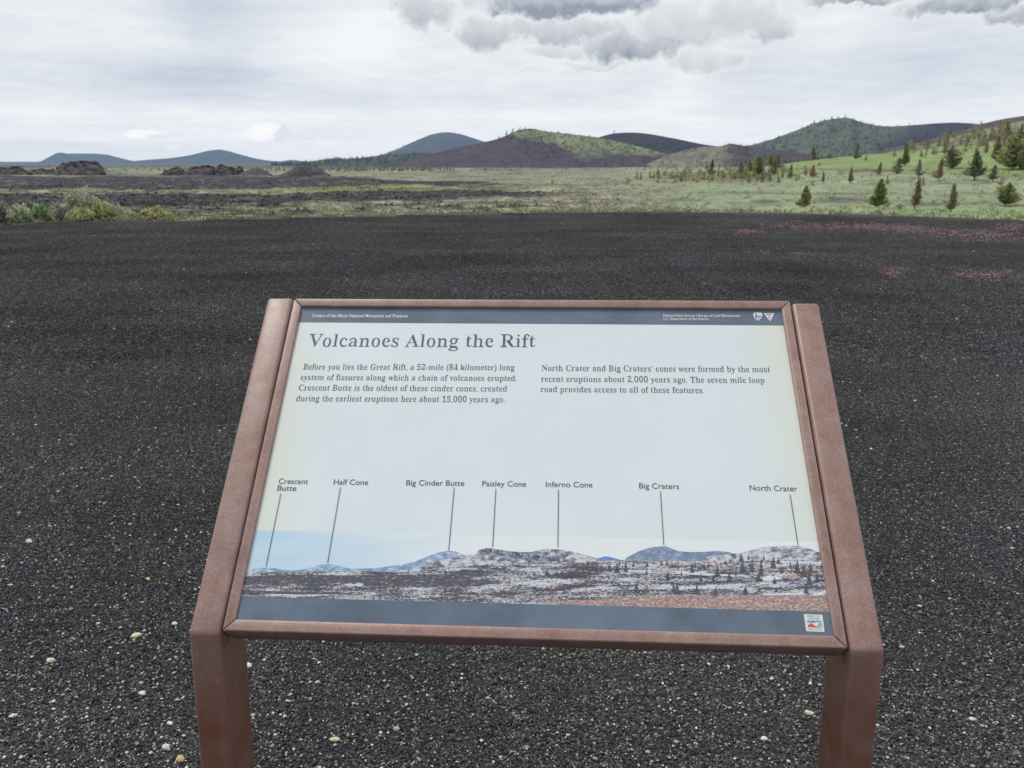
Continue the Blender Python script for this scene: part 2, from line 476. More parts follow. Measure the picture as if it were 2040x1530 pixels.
m_cinder = mat('cinder', vcol='Col', rough=0.85, spec=0.25, nscale=260, nlo=0.75, nhi=1.3)
nt = m_cinder.node_tree; N, L = nt.nodes, nt.links      # slow drift of tone across the lot (dust, damp, wheel tracks)
pb = N['Principled BSDF']; lk = pb.inputs['Base Color'].links[0].from_socket
gq = N.new('ShaderNodeNewGeometry'); mpq = N.new('ShaderNodeMapping'); mpq.inputs['Scale'].default_value = (.30, .50, .2); L.new(gq.outputs['Position'], mpq.inputs[0])
nq = N.new('ShaderNodeTexNoise'); nq.inputs['Scale'].default_value = 1.3; nq.inputs['Detail'].default_value = 4; L.new(mpq.outputs[0], nq.inputs['Vector'])
rq = N.new('ShaderNodeMapRange'); rq.inputs[1].default_value = .3; rq.inputs[2].default_value = .7; rq.inputs[3].default_value = .66; rq.inputs[4].default_value = 1.42; L.new(nq.outputs['Fac'], rq.inputs[0])
vq = N.new('ShaderNodeVectorMath'); vq.operation = 'SCALE'; L.new(lk, vq.inputs[0]); L.new(rq.outputs[0], vq.inputs['Scale']); nq2 = N.new('ShaderNodeTexNoise'); nq2.inputs['Scale'].default_value = .55; nq2.inputs['Detail'].default_value = 5; L.new(gq.outputs['Position'], nq2.inputs['Vector'])
cq = N.new('ShaderNodeValToRGB'); L.new(nq2.outputs['Fac'], cq.inputs[0])
cq.color_ramp.elements[0].position = .36; cq.color_ramp.elements[0].color = (.93, .97, 1.0, 1); cq.color_ramp.elements[1].position = .64; cq.color_ramp.elements[1].color = (1.0, .93, .84, 1)
vq2 = N.new('ShaderNodeVectorMath'); vq2.operation = 'MULTIPLY'; L.new(vq.outputs[0], vq2.inputs[0]); L.new(cq.outputs[0], vq2.inputs[1]); L.new(vq2.outputs[0], pb.inputs['Base Color'])
m_pebble = mat('pale_stone', vcol='Col', rough=0.7, spec=0.3, nscale=180, nlo=0.85, nhi=1.12)


def scatter_group():
    g = bpy.data.node_groups.new('scatter', 'GeometryNodeTree')
    g.interface.new_socket('Geometry', in_out='INPUT', socket_type='NodeSocketGeometry')
    g.interface.new_socket('Geometry', in_out='OUTPUT', socket_type='NodeSocketGeometry')
    n, l = g.nodes, g.links
    gi, go = n.new('NodeGroupInput'), n.new('NodeGroupOutput')
    sp = n.new('GeometryNodeSeparateGeometry'); sp.domain = 'POINT'
    def na(nm, t):
        a = n.new('GeometryNodeInputNamedAttribute'); a.data_type = t; a.inputs['Name'].default_value = nm; return a.outputs['Attribute']
    ip = n.new('GeometryNodeInstanceOnPoints'); er = n.new('FunctionNodeEulerToRotation')
    l.new(gi.outputs[0], sp.inputs[0]); l.new(na('spot', 'BOOLEAN'), sp.inputs['Selection'])
    l.new(sp.outputs['Selection'], ip.inputs['Points']); l.new(sp.outputs['Inverted'], ip.inputs['Instance'])
    l.new(na('turn', 'FLOAT_VECTOR'), er.inputs[0]); l.new(er.outputs[0], ip.inputs['Rotation'])
    l.new(ip.outputs[0], go.inputs[0])
    return g


SCATTER = scatter_group()


def gravel(name, cell, n, smin, smax, rmin, rmax, seed, off, var=.50):
    r = np.random.default_rng(seed)
    h = cell * 0.53
    P = np.stack([r.uniform(-h, h, n), r.uniform(-h, h, n), np.zeros(n)], 1)
    s = smin * (smax / smin) ** (r.random(n) ** 1.8)
    P[:, 2] = s * r.uniform(-0.1, 0.28, n)
    v = r.lognormal(0, var, n) * .060
    cols = np.stack([v, v * 1.0, v * 1.07], 1)
    k = r.random(n)
    cols[k < .06] = np.array((.19, .185, .18)) * r.uniform(.6, 1.3, ((k < .06).sum(), 1))
    cols[k > .975] = np.array((.085, .06, .05)) * r.uniform(.7, 1.2, ((k > .975).sum(), 1))
    Vp, Fp, Cp = pebbles(P, s, cols, r)
    pts, rot = [], []
    ny = int(rmax / cell) + 2
    for j in range(-1, ny):
        for i in range(-60, 61):
            x, y = (i + off) * cell, (j + off) * cell
            rad = math.hypot(x, y)
            if y < -0.2 or rad < rmin or rad >= rmax or abs(x) > 0.95 * y + 2.2:
                continue
            if rad > edge_r(math.atan2(x, y)) - 0.3:
                continue
            pts.append((x, y, 0.001)); rot.append((0, 0, (math.pi / 2) * r.integers(0, 4)))
    nb = len(Vp); pts = np.array(pts); pts[:, 2] += height(pts[:, 0], pts[:, 1])
    V = np.concatenate([Vp, np.array(pts)])
    C = np.concatenate([Cp, np.zeros((len(pts), 3))])
    me = mesh_np(name, V, Fp, C)
    a = me.attributes.new('spot', 'BOOLEAN', 'POINT'); a.data.foreach_set('value', np.arange(len(V)) >= nb)
    b = me.attributes.new('turn', 'FLOAT_VECTOR', 'POINT')
    tv = np.zeros((len(V), 3), np.float32); tv[nb:] = rot; b.data.foreach_set('vector', tv.ravel())
    o = link(name, me, None, m_cinder)
    md = o.modifiers.new('scatter', 'NODES'); md.node_group = SCATTER
    return tag(o, 'black volcanic cinder gravel covering the open lot', 'gravel', kind='stuff')


gravel('cinder_gravel', 0.5, 7400, .0042, .0125, 0.0, 7.0, 11, 0.0)
gravel('cinder_gravel', 0.5, 1300, .006, .015, 0.0, 7.0, 14, 0.37)
gravel('cinder_gravel', 1.0, 5200, .009, .028, 6.8, 26.0, 12, 0.2, .32)

# pale speckles strewn through the cinders (too many to count)
r_ = np.random.default_rng(23)
n = 62000
spx = r_.uniform(-620, 2640, n); spy = 440 + (1560 - 440) * r_.random(n) ** 0.75
keep = r_.random(n) < np.clip(0.22 + 0.55 * sst(560, 1000, spy) * (0.45 + 0.55 * sst(700, 200, spx)) + .25 * sst(1650, 1850, spx) * sst(900, 600, spy), 0, 1) * (0.5 + fbm(spx / 90, spy / 60, 71)) * 1.1
spx, spy = spx[keep], spy[keep]
d = ray(spx, spy); P = CAM + d * (CAM[2] / -d[:, 2])[:, None]
ok = np.hypot(P[:, 0], P[:, 1]) < edge_r(np.arctan2(P[:, 0], P[:, 1])) - .3
P = P[ok]; n = len(P)
P[:, 2] = height(P[:, 0], P[:, 1]) + .004
dd = np.hypot(P[:, 0], P[:, 1])
s = .0024 + .0048 * r_.random(n) ** 2.4 + .0085 * (r_.random(n) < .11) * r_.random(n)
s = s * (1 + 0.14 * np.clip(dd - 2, 0, 10))
P[:, 2] += s * .2
tone = np.where(r_.random((n, 1)) < .36, r_.uniform(.16, .36, (n, 1)), r_.uniform(.34, .72, (n, 1)))
hue = np.where(r_.random((n, 1)) < .2, np.array((1, .80, .56)), np.where(r_.random((n, 1)) < .5, np.array((1, .97, .90)), np.array((.94, .97, 1.0))))
Vp, Fp, Cp = pebbles(P, s, tone * hue, r_, jit=.1, flat=(.5, .9), lie=True)
o = link('pale_grit', mesh_np('pale_grit', Vp, Fp, Cp), None, m_pebble)
tag(o, 'pale quartz grit sprinkled through the black gravel', 'grit', kind='stuff')

# the largest pale pebbles, one object each
PEB = [(496, 1329, 15, 'W', 'large white pebble lying close beside the post under the faded panel corner'), (633, 1363, 10, 'O', 'round tan pebble between the two posts, below the photograph strip'),
       (668, 1477, 14, 'L', 'long yellowish pebble standing out between the posts'), (790, 1456, 14, 'G', 'broad grey pebble in the gravel between the posts'),
       (101, 1317, 15, 'C', 'big cream pebble in the speckled gravel outside the post'), (284, 1384, 14, 'C', 'broken cream pebble with a grey speck outside the post'),
       (339, 1445, 11, 'W', 'white oval pebble just outside the foot of the post'), (359, 1516, 17, 'O', 'largest tan pebble touching the foot of the post'),
       (332, 1492, 14, 'W', 'long white pebble beside the largest tan pebble'), (348, 1244, 11, 'W', 'white pebble beside the elbow of the rusty post'),
       (272, 1268, 15, 'L', 'long pale pebble lying aslant outside the post elbow'), (27, 1428, 12, 'C', 'cream pebble alone at the margin of the speckled gravel'),
       (295, 1155, 10, 'O', 'small orange pebble outside the sloping post arm'), (58, 1081, 13, 'C', 'flat buff pebble above the cluster of pale stones'),
       (1611, 1424, 16, 'C', 'pale pointed pebble against the inner side of the badge side post'), (1522, 1475, 13, 'W', 'white angular pebble below the byway badge'),
       (1936, 1436, 11, 'C', 'cream pebble out in the plain gravel beyond the badge side post'), (1796, 1292, 9, 'O', 'yellow pebble level with the elbow of the badge side post'),
       (1537, 1355, 8, 'W', 'small white pebble under the panel edge near the badge')]
PC = {'W': (.72, .73, .70), 'O': (.58, .42, .24), 'L': (.66, .58, .40), 'G': (.42, .42, .42), 'C': (.68, .63, .52)}
for px, py, s, c, lab in PEB:
    d = ray(px, py); p = CAM + d * (CAM[2] / -d[2]); p[2] = float(height(p[0], p[1])) + .006
    wd = s / F * np.linalg.norm(p - CAM) * .84
    bm = bmesh.new(); bmesh.ops.create_icosphere(bm, subdivisions=3, radius=.5)
    long_ = 1.5 if c == 'L' else 1.15
    ang = random.uniform(-.6, .6)
    sd_ = random.random() * 50
    for v in bm.verts:
        a = v.co.normalized()
        k = 1 + .55 * (float(vnoise(a.x * 2.1 + sd_, a.y * 2.1 + a.z * 2.3, 4)) - .5)
        v.co = Vector((a.x * long_ * .5 * k, a.y * .42 * k, a.z * .32 * k)) * wd
    bmesh.ops.rotate(bm, verts=bm.verts, cent=(0, 0, 0), matrix=Matrix.Rotation(ang, 3, 'Z'))
    me = bpy.data.meshes.new('pebble'); bm.to_mesh(me); bm.free()
    for f in me.polygons: f.use_smooth = True
    ca = me.attributes.new('Col', 'FLOAT_COLOR', 'POINT')
    for q in ca.data: q.color = (*PC[c], 1)
    o = link('pebble', me, None, m_pebble); o.location = p
    tag(o, lab, 'pebble', 'large pale pebbles in the gravel')

# low pink flowers at the far side of the lot
r_ = np.random.default_rng(31)
PX, PY = [], []
for cx, cy, rx, ry, k in [(1490, 463, 26, 3, 90), (1590, 452, 60, 4, 170), (1700, 452, 60, 4, 190), (1790, 455, 60, 5, 260), (1850, 463, 70, 5, 240), (1960, 470, 80, 6, 420), (2020, 452, 40, 4, 160),
                          (1780, 543, 18, 5, 46), (1920, 552, 26, 4, 34), (1985, 548, 45, 6, 70), (1610, 508, 30, 2, 26), (1510, 505, 40, 2, 12), (1560, 448, 40, 5, 50)]:
    k = int(k * .9); PX.append(cx + r_.normal(0, rx * .7, k)); PY.append(cy + r_.normal(0, ry * .95, k))
PX, PY = np.concatenate(PX), np.concatenate(PY)
d = ray(PX, PY); P = CAM + d * (CAM[2] / -d[:, 2])[:, None]
ok = np.hypot(P[:, 0], P[:, 1]) < edge_r(np.arctan2(P[:, 0], P[:, 1])) - .3
P = P[ok]
Q, QC, QS = [], [], []
for p in P:
    k = r_.integers(3, 8)
    c = p + np.stack([r_.normal(0, .045, k), r_.normal(0, .045, k), r_.uniform(.005, .035, k)], 1)
    Q.append(c); QS.append(r_.uniform(.012, .024, k))
    base_ = np.array((.50, .30, .32)) if r_.random() < .5 else (np.array((.60, .46, .45)) if r_.random() < .5 else np.array((.28, .13, .13)))
    QC.append(np.tile(base_, (k, 1)) * r_.uniform(.7, 1.15, (k, 1)))
Q, QS, QC = np.concatenate(Q), np.concatenate(QS), np.concatenate(QC)
Q[:, 2] += height(Q[:, 0], Q[:, 1])
Vq, Fq = leaf_quads(Q, QS, r=r_)
m_leaf = mat('leaves', vcol='Col', rough=0.85, spec=0.15)
nt = m_leaf.node_tree; N, L = nt.nodes, nt.links
pb = N['Principled BSDF']; tr_ = N.new('ShaderNodeBsdfTranslucent'); mxs = N.new('ShaderNodeMixShader'); mxs.inputs[0].default_value = .5
L.new(N['Attribute'].outputs['Color'], tr_.inputs['Color']); L.new(pb.outputs[0], mxs.inputs[1]); L.new(tr_.outputs[0], mxs.inputs[2]); L.new(mxs.outputs[0], N['Material Output'].inputs['Surface'])
o = link('pink_flowers', mesh_np('pink_flowers', Vq, Fq, np.repeat(QC, 4, 0)), None, m_leaf)
tag(o, 'low pink wildflowers in drifts on the black gravel', 'wildflowers', kind='stuff')

# ================================================================= HILLS
m_hill = mat('hillside', vcol='Col', rough=0.95, spec=0.1, nscale=0.05, nlo=0.75, nhi=1.25, bump=0.6, bscale=0.03)
HILL_TREES = []      # (position, size, colour) of the far-off scrub on the hills


def hill(name, pts, D, colf, slope=2.6, rough=.05, scrub=0, scrub_size=(3, 7), scrub_col=(.055, .07, .045), seed=1, base=-4.5, label=None, smask=None, dense_pts=220):
    xs = np.array([p[0] for p in pts], float); ys = np.array([p[1] for p in pts], float)
    px = np.linspace(xs[0], xs[-1], dense_pts)
    py = np.interp(px, xs, ys)
    k = np.hanning(9); k /= k.sum()
    py = np.convolve(np.pad(py, 4, mode='edge'), k, 'valid')
    crest_ = at(px, py, np.full(len(px), D))
    h = np.maximum(crest_[:, 2] - base, 0.2)
    rows = np.linspace(-1, 1, 61)
    X = np.zeros((61, len(px))); Y = X.copy(); Z = X.copy()
    depth = np.maximum(np.convolve(np.pad(h, 12, mode='edge'), np.ones(25) / 25, 'valid'), h * .6) * slope + 10
    dirn = crest_[:, :2] / np.linalg.norm(crest_[:, :2], axis=1, keepdims=True)
    for i, t in enumerate(rows):
        a = abs(t)
        pr = (1 - a) ** 1.15 * .75 + .25 * (.5 + .5 * math.cos(math.pi * a))
        X[i] = crest_[:, 0] + dirn[:, 0] * depth * t; Y[i] = crest_[:, 1] + dirn[:, 1] * depth * t
        nz = (fbm(px / 15 + seed * 7, np.full_like(px, t * 3.0), seed, 5) - .5) * rough * 2 * h * min(1, a * 5)
        Z[i] = base + h * pr + nz
    VV = np.stack([X, Y, Z], -1)
    qx, qy = project(VV)
    c = colf(qx, qy, np.broadcast_to(rows[:, None], X.shape))
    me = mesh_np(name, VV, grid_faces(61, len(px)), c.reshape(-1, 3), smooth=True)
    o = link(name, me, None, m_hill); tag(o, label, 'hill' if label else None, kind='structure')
    r = np.random.default_rng(seed + 100)
    n = 0; tries = 0
    while n < scrub and tries < scrub * 30:
        tries += 1
        i = r.integers(1, 33); j = r.integers(1, len(px) - 1)
        if smask is not None and r.random() > smask(qx[i, j], qy[i, j], rows[i]):
            continue
        p = VV[i, j] + (VV[i, j - 1] - VV[i, j]) * r.random() + (VV[i - 1, j] - VV[i, j]) * r.random()
        HILL_TREES.append((p, r.uniform(*scrub_size), np.array(scrub_col) * r.uniform(.7, 1.4))); n += 1
    return o


def flat_col(c, c2=None, s=1):
    c = np.array(c); c2 = np.array(c2 if c2 is not None else c)
    return lambda x, y, t: mx(c * np.ones(x.shape + (3,)), c2, sst(.35, .65, fbm(x / 22, y / 7, s)))


hill('far_rise', [(-300, 322), (-100, 322), (80, 322.3), (140, 322), (300, 322.5), (700, 322.5), (1100, 322), (1500, 321), (2300, 320)], 6600, flat_col((.05, .06, .045)), base=-5, rough=.02, label='low blue rise closing the plain at the horizon')
hill('crescent_butte', [(72, 324), (82, 321), (100, 311.5), (112, 305), (122, 303.5), (132, 306), (150, 305.8), (190, 306), (215, 308), (240, 315), (262, 320), (285, 324)], 5600,
     flat_col((.045, .06, .04), (.06, .07, .05), 2), seed=3, scrub=60, scrub_size=(6, 10), label='low flat-topped blue butte behind the dark rock outcrop')
hill('half_cone', [(235, 324), (270, 320.5), (300, 318), (340, 315), (380, 309), (415, 300), (437, 297.5), (455, 301), (480, 308), (510, 316), (540, 320.5), (575, 322), (620, 324)], 5200,
     flat_col((.045, .06, .04), (.06, .075, .05), 4), seed=5, scrub=130, scrub_size=(6, 11), label='gentle blue cone with a single rounded summit')
hill('small_knoll', [(540, 325), (565, 320.5), (580, 318.5), (596, 320), (620, 325)], 4200, flat_col((.05, .065, .045)), seed=6, scrub=20, scrub_size=(5, 9), label='tiny knoll behind the dark cinder mound')
hill('cinder_butte', [(640, 326), (700, 319), (760, 309), (790, 297.5), (830, 279.5), (860, 267.5), (880, 263.5), (897, 263.5), (920, 267.5), (940, 274), (968, 283), (1000, 296), (1060, 320), (1080, 326)], 4000,
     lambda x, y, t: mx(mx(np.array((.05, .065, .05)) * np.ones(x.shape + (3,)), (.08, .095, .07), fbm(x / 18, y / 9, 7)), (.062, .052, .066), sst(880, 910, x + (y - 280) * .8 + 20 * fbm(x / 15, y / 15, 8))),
     seed=8, rough=.13, scrub=260, scrub_size=(6, 11), scrub_col=(.04, .055, .035), smask=lambda x, y, t: 1.0 if x < 890 else .15, label='tall blue-green butte rising behind the grassy cone')
hill('inferno_cone', [(1130, 300), (1170, 284), (1195, 272.5), (1220, 266), (1245, 264), (1270, 264.3), (1295, 267), (1340, 275), (1400, 287.5), (1440, 293), (1480, 303), (1500, 310)], 1350,
     flat_col((.034, .032, .038), (.042, .038, .042), 9), seed=10, rough=.06, label='smooth dark cone behind the grassy one')
hill('big_craters', [(1380, 312), (1440, 298), (1500, 288.5), (1540, 277), (1580, 262), (1620, 246.5), (1650, 238), (1685, 233.8), (1702, 237), (1712, 243), (1740, 249), (1770, 252), (1810, 250), (1860, 246), (1900, 244), (1940, 246), (1990, 254), (2100, 275), (2200, 300)], 1500,
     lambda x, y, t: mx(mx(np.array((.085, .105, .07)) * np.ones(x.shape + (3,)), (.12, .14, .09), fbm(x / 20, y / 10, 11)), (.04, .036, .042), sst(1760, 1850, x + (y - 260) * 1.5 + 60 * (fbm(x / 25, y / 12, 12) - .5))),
     seed=13, rough=.12, scrub=900, scrub_size=(3, 6.5), scrub_col=(.05, .065, .045), smask=lambda x, y, t: 1.0 if x < 1760 else .2, label='long double-crested crater ridge above the green slope')
hill('forest_ridge', [(540, 328), (600, 323), (630, 320), (650, 317), (670, 315), (690, 317), (720, 314.5), (760, 310), (810, 306), (850, 306), (890, 314), (940, 324), (970, 330)], 1500,
     flat_col((.06, .07, .045), (.09, .095, .06), 14), seed=15, rough=.04, scrub=700, scrub_size=(3, 6.5), scrub_col=(.08, .095, .06), label='low wooded ridge below the tall butte')
PAIS = [(740, 331), (800, 322), (855, 308), (900, 296.5), (960, 284.5), (990, 277), (1010, 269.5), (1025, 262), (1038, 257.5), (1060, 255.8), (1090, 262), (1130, 266), (1190, 273.5), (1230, 282), (1290, 296), (1335, 308), (1400, 322), (1440, 330)]


def pais_col(x, y, t):
    n = fbm(x / 26, y / 9, 16); n2 = fbm(x / 8, y / 4, 17)
    dark = np.array((.068, .052, .062)); grass = np.array((.22, .25, .13))
    low = np.interp(x, [1000, 1040, 1090, 1130, 1160, 1200, 1240, 1300, 1340], [262, 274, 281, 296, 312, 312, 306, 307, 309])
    g = sst(6, -4, y - low - (n - .5) * 26) * sst(1000, 1040, x)
    c = mx(dark * np.ones(x.shape + (3,)), dark * 1.35, n2)
    return mx(c, mx(grass * np.ones(x.shape + (3,)), np.array((.15, .16, .10)), sst(.4, .7, n2)), g)


hill('paisley_cone', PAIS, 950, pais_col, seed=18, rough=.08, scrub=520, scrub_size=(1.3, 3.2), scrub_col=(.06, .075, .045), smask=lambda x, y, t: 1.0 if (x > 1030 and y < 305) else .05, dense_pts=320,
     label='purple-black cinder cone with a pale green grassy cap')
hill('low_hump', [(1290, 326), (1330, 309), (1370, 297), (1400, 292.5), (1425, 292), (1440, 290.5), (1448, 287), (1456, 285.5), (1466, 287.5), (1478, 290), (1500, 291.5), (1540, 297), (1600, 306), (1660, 314), (1760, 326)], 800,
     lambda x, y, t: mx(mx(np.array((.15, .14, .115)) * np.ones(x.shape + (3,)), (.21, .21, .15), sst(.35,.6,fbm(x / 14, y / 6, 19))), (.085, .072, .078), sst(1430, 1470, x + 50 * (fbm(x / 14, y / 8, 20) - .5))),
     seed=21, rough=.10, scrub=160, scrub_size=(1.5, 3.5), scrub_col=(.07, .08, .05), label='low grey-brown hump between the cones')
hill('north_crater', [(1560, 326), (1640, 318), (1740, 302), (1800, 291), (1860, 276), (1920, 257), (1953, 247.5), (1990, 238.5), (2040, 230.5), (2150, 222), (2300, 235), (2500, 270), (2700, 320)], 760,
     lambda x, y, t: mx(np.array((.095, .07, .075)) * np.ones(x.shape + (3,)), (.12, .115, .08), sst(.45, .7, fbm(x / 26, y / 8, 24)) * sst(1990, 1900, x)),
     seed=25, rough=.09, scrub=160, scrub_size=(2, 5), scrub_col=(.08, .08, .05), smask=lambda x, y, t: 1.0 if x < 1960 else .1, label='purple-brown shoulder of a crater climbing out behind the orange-brown pines')


def tiny_trees(items, name, label, cat, r):
    C, S, K, Dv = [], [], [], []
    for p, h, c in items:
        k = 9
        z = np.linspace(.1, .95, k)
        w = (1 - z) * .33 * h
        a = r.uniform(0, 6.28, k)
        C.append(p + np.stack([np.cos(a) * w * .5, np.sin(a) * w * .5, z * h - .3], 1)); S.append((1.05 - z) * h * .5)
        K.append(np.tile(c, (k, 1)) * r.uniform(.75, 1.25, (k, 1)))
    C, S, K = np.concatenate(C), np.concatenate(S), np.concatenate(K)
    Vq, Fq = leaf_quads(C, S, r=r)
    o = link(name, mesh_np(name, Vq, Fq, np.repeat(K, 4, 0)), None, m_leaf)
    return tag(o, label, cat, kind='stuff')


tiny_trees(HILL_TREES, 'hillside_scrub', 'dark scrub and small trees dotting the far hillsides', 'scrub', np.random.default_rng(41))

# scattered woodland far out on the plain
r_ = np.random.default_rng(43)
items = []
for x0, x1, y0, y1, n, hs, c in [(600, 900, 327, 341, 760, (1.0, 4.0), (.20, .21, .145)), (880, 1340, 327, 334, 330, (1.0, 2.6), (.15, .16, .10)), (-60, 620, 327, 337, 520, (1.2, 3.0), (.13, .15, .095)),
                                 (1330, 1560, 327, 340, 160, (1.2, 2.6), (.15, .15, .10))]:
    for _ in range(n):
        px, py = r_.uniform(x0, x1), y0 + (y1 - y0) * r_.random()
        Y = 480 * (1300 / 480) ** r_.random(); p = at(px, py, Y); p[2] = float(height(p[0], p[1])) - .2
        items.append((p, r_.uniform(*hs), np.array(c) * r_.uniform(.7, 1.4)))
tiny_trees(items, 'distant_woodland', 'scattered grey-green woodland far out on the lava plain', 'woodland', r_)

# low brush across the plain
r_ = np.random.default_rng(47)
n = 9500
px = r_.uniform(-120, 2160, n); py = 334 + 106 * r_.random(n) ** .9
C, S, K = [], [], []
d = ray(px, py)
PB = CAM + d * ((CAM[2] - PLAIN) / -d[:, 2])[:, None]
for i in np.nonzero((px > 1200) & (py < 365))[0]:
    q = ground_hit(px[i], py[i])
    PB[i] = q if q is not None else (0, 0, 0)
ZB = height(PB[:, 0], PB[:, 1]); GB = ground_col(PB[:, 0], PB[:, 1], ZB)
EB = edge_r(np.arctan2(PB[:, 0], PB[:, 1]))
for i in range(n):
    p = PB[i]
    if math.hypot(p[0], p[1]) < EB[i] + 3.0: continue
    z = ZB[i]; g = GB[i]
    lum = g.mean()
    if lum < .075 and r_.random() < .8: continue
    if px[i] > 1560 and py[i] < 345 and r_.random() < .9: continue
    if r_.random() < .72 * sst(1150, 1450, px[i]): continue
    h = r_.uniform(.18, .50) * (1.0 if py[i] > 350 else 1.6)
    m = 14
    c = np.stack([r_.normal(0, h * .5, m), r_.normal(0, h * .5, m), r_.uniform(.05, 1, m) ** 1.2 * h * .75], 1) + np.array([p[0], p[1], z])
    C.append(c); S.append(r_.uniform(.22, .42, m) * h)
    tint = np.array([(1.0, 1.0, .9), (.85, .95, .75), (1.1, 1.0, .85), (.7, .75, .6)][r_.integers(0, 4)])
    K.append(np.clip(g, .08, .4) * tint * r_.uniform(.8, 1.35, (m, 1)))
C, S, K = np.concatenate(C), np.concatenate(S), np.concatenate(K)
Vq, Fq = leaf_quads(C, S, r=r_)
o = link('low_brush', mesh_np('low_brush', Vq, Fq, np.repeat(K, 4, 0)), None, m_leaf)
tag(o, 'low grey-green brush and dry grass spread over the plain', 'brush', kind='stuff')

r_ = np.random.default_rng(59)
n = 900
ta = r_.uniform(-.72, .72, n); ra = edge_r(ta) + np.abs(r_.normal(0, .45, n)) + .1
C, S, K = [], [], []
for a, q in zip(ta, ra):
    x, y = q * math.sin(a), q * math.cos(a); z = float(height(x, y)); h = r_.uniform(.03, .13); m = 7
    C.append(np.stack([r_.normal(0, h * .6, m), r_.normal(0, h * .6, m), r_.uniform(.1, 1, m) * h], 1) + (x, y, z)); S.append(r_.uniform(.4, .7, m) * h)
    K.append(np.array([(.30, .32, .17), (.24, .27, .13), (.36, .33, .23)][r_.integers(0, 3)]) * r_.uniform(.7, 1.2, (m, 1)))
C, S, K = np.concatenate(C), np.concatenate(S), np.concatenate(K)
Vq, Fq = leaf_quads(C, S, r=r_)
o = link('grass_fringe', mesh_np('grass_fringe', Vq, Fq, np.repeat(K, 4, 0)), None, m_leaf)
tag(o, 'thin fringe of short weeds along the far lip of the gravel lot', 'grass', kind='stuff')

# broken lava lumps on the dark flows
r_ = np.random.default_rng(53)
P, S = [], []
lx, ly = r_.uniform(-80, 1250, 5200), r_.uniform(350, 424, 5200)
dd_ = ray(lx, ly); PB = CAM + dd_ * ((CAM[2] - PLAIN) / -dd_[:, 2])[:, None]
ZB = height(PB[:, 0], PB[:, 1]); GB = ground_col(PB[:, 0], PB[:, 1], ZB)
for i in range(5200):
    p, z, g = PB[i], ZB[i], GB[i]
    if g.mean() > .085: continue
    P.append((p[0], p[1], z + .02)); S.append(r_.uniform(.12, .5))
P, S = np.array(P), np.array(S)
v = r_.uniform(.022, .07, (len(P), 1)) * np.array((1.04, .97, 1.03))
Vp, Fp, Cp = pebbles(P, S, v, r_, jit=.2)
m_rock = mat('lava_rock', vcol='Col', rough=0.95, spec=0.12, nscale=1.6, nlo=.6, nhi=1.4, bump=.8, bscale=2.5)
o = link('lava_rubble', mesh_np('lava_rubble', Vp, Fp, Cp), None, m_rock)
tag(o, 'broken black lava rubble strewn over the dark flows', 'lava rubble', kind='stuff')

# ================================================================= LAVA OUTCROPS
def outcrop(name, label, cat, prof, D, th_, seed, colr=(.115, .098, .096), rough=.8):
    """A rock mass from its crest line: real depth th_, craggy surface."""
    xs = np.array([p[0] for p in prof], float); ys = np.array([p[1] for p in prof], float)
    n = 90
    px = np.linspace(xs[0], xs[-1], n); py = np.interp(px, xs, ys)
    jag = (fbm(px / 5.0, np.full(n, seed * 3.1), seed, 3) - .5); py = py + np.where(rough > .5, 5.0, 1.5) * jag * (1 if D > 100 else 2); top = at(px, py, np.full(n, D)); base = float(height(top[n // 2, 0], D)) - .6
    h = np.maximum(top[:, 2] - base, .05)
    rows = np.linspace(-1, 1, 41)
    X = np.zeros((41, n)); Y = X.copy(); Z = X.copy()
    for i, t in enumerate(rows):
        pr = (1 - abs(t) ** (2.6 if rough > .3 else 1.3)) ** (.75 if rough > .3 else 1.0)
        X[i] = top[:, 0]; Y[i] = top[:, 1] + t * th_ * (.5 + .5 * h / h.max())
        Z[i] = base + h * pr
    hm = h.max()
    sx, sy = X / hm, Y / hm
    amp = rough * hm * np.clip((Z - base) / hm, 0, 1)
    Z = Z - amp * .5 * (1 - fbm(sx * 3 + seed, sy * 3, seed)) * (np.abs(rows)[:, None] > .02) - amp * .25 * (fbm(sx * 7, sy * 7, seed + 3))
    Y = Y + amp * (fbm(sx * 4, Z / hm * 5, seed + 5) - .5)
    X = X + amp * .5 * (fbm(sx * 5, Z / hm * 5, seed + 9) - .5)
    c = np.array(colr) * (.35 + 1.3 * fbm(sx * 6, Z / hm * 9 + sy * 4, seed + 7))[..., None]
    C0 = np.array([X.mean(), Y.mean(), base])
    o = link(name, mesh_np(name, np.stack([X, Y, Z], -1) - C0, grid_faces(41, n), c.reshape(-1, 3), smooth=False), None, m_rock)
    o.location = C0
    return tag(o, label, cat)


outcrop('lava_outcrop', 'largest dark lava crag with a flat slabby top, below the flat-topped butte', 'rock outcrop', [(104, 342), (113, 334), (118, 327), (128, 321), (142, 318.5), (160, 316.5), (178, 317), (192, 319), (198, 327), (203, 338), (206, 343)], 330, 7, 3)
outcrop('lava_outcrop', 'low reddish-brown lava heap at the outer end of the plain', 'rock outcrop', [(-40, 342), (-20, 333), (0, 331), (14, 332), (22, 329), (34, 328), (42, 333), (52, 339), (60, 343)], 330, 5, 5, (.11, .085, .08))
outcrop('lava_outcrop', 'low broken spur of lava beside the largest crag', 'rock outcrop', [(56, 342), (66, 337), (80, 334), (92, 336), (104, 334), (118, 342)], 335, 4, 6)
outcrop('lava_outcrop', 'small jagged lava knob starting the broken line of crags', 'rock outcrop', [(322, 345), (330, 337), (340, 335), (352, 330), (362, 332), (368, 338), (374, 345)], 320, 4, 7)
outcrop('lava_outcrop', 'blocky lava crag with a bulging end, second in the broken line', 'rock outcrop', [(370, 345), (376, 332), (388, 330), (400, 328), (410, 325.5), (420, 328), (424, 336), (428, 345)], 318, 5, 8)
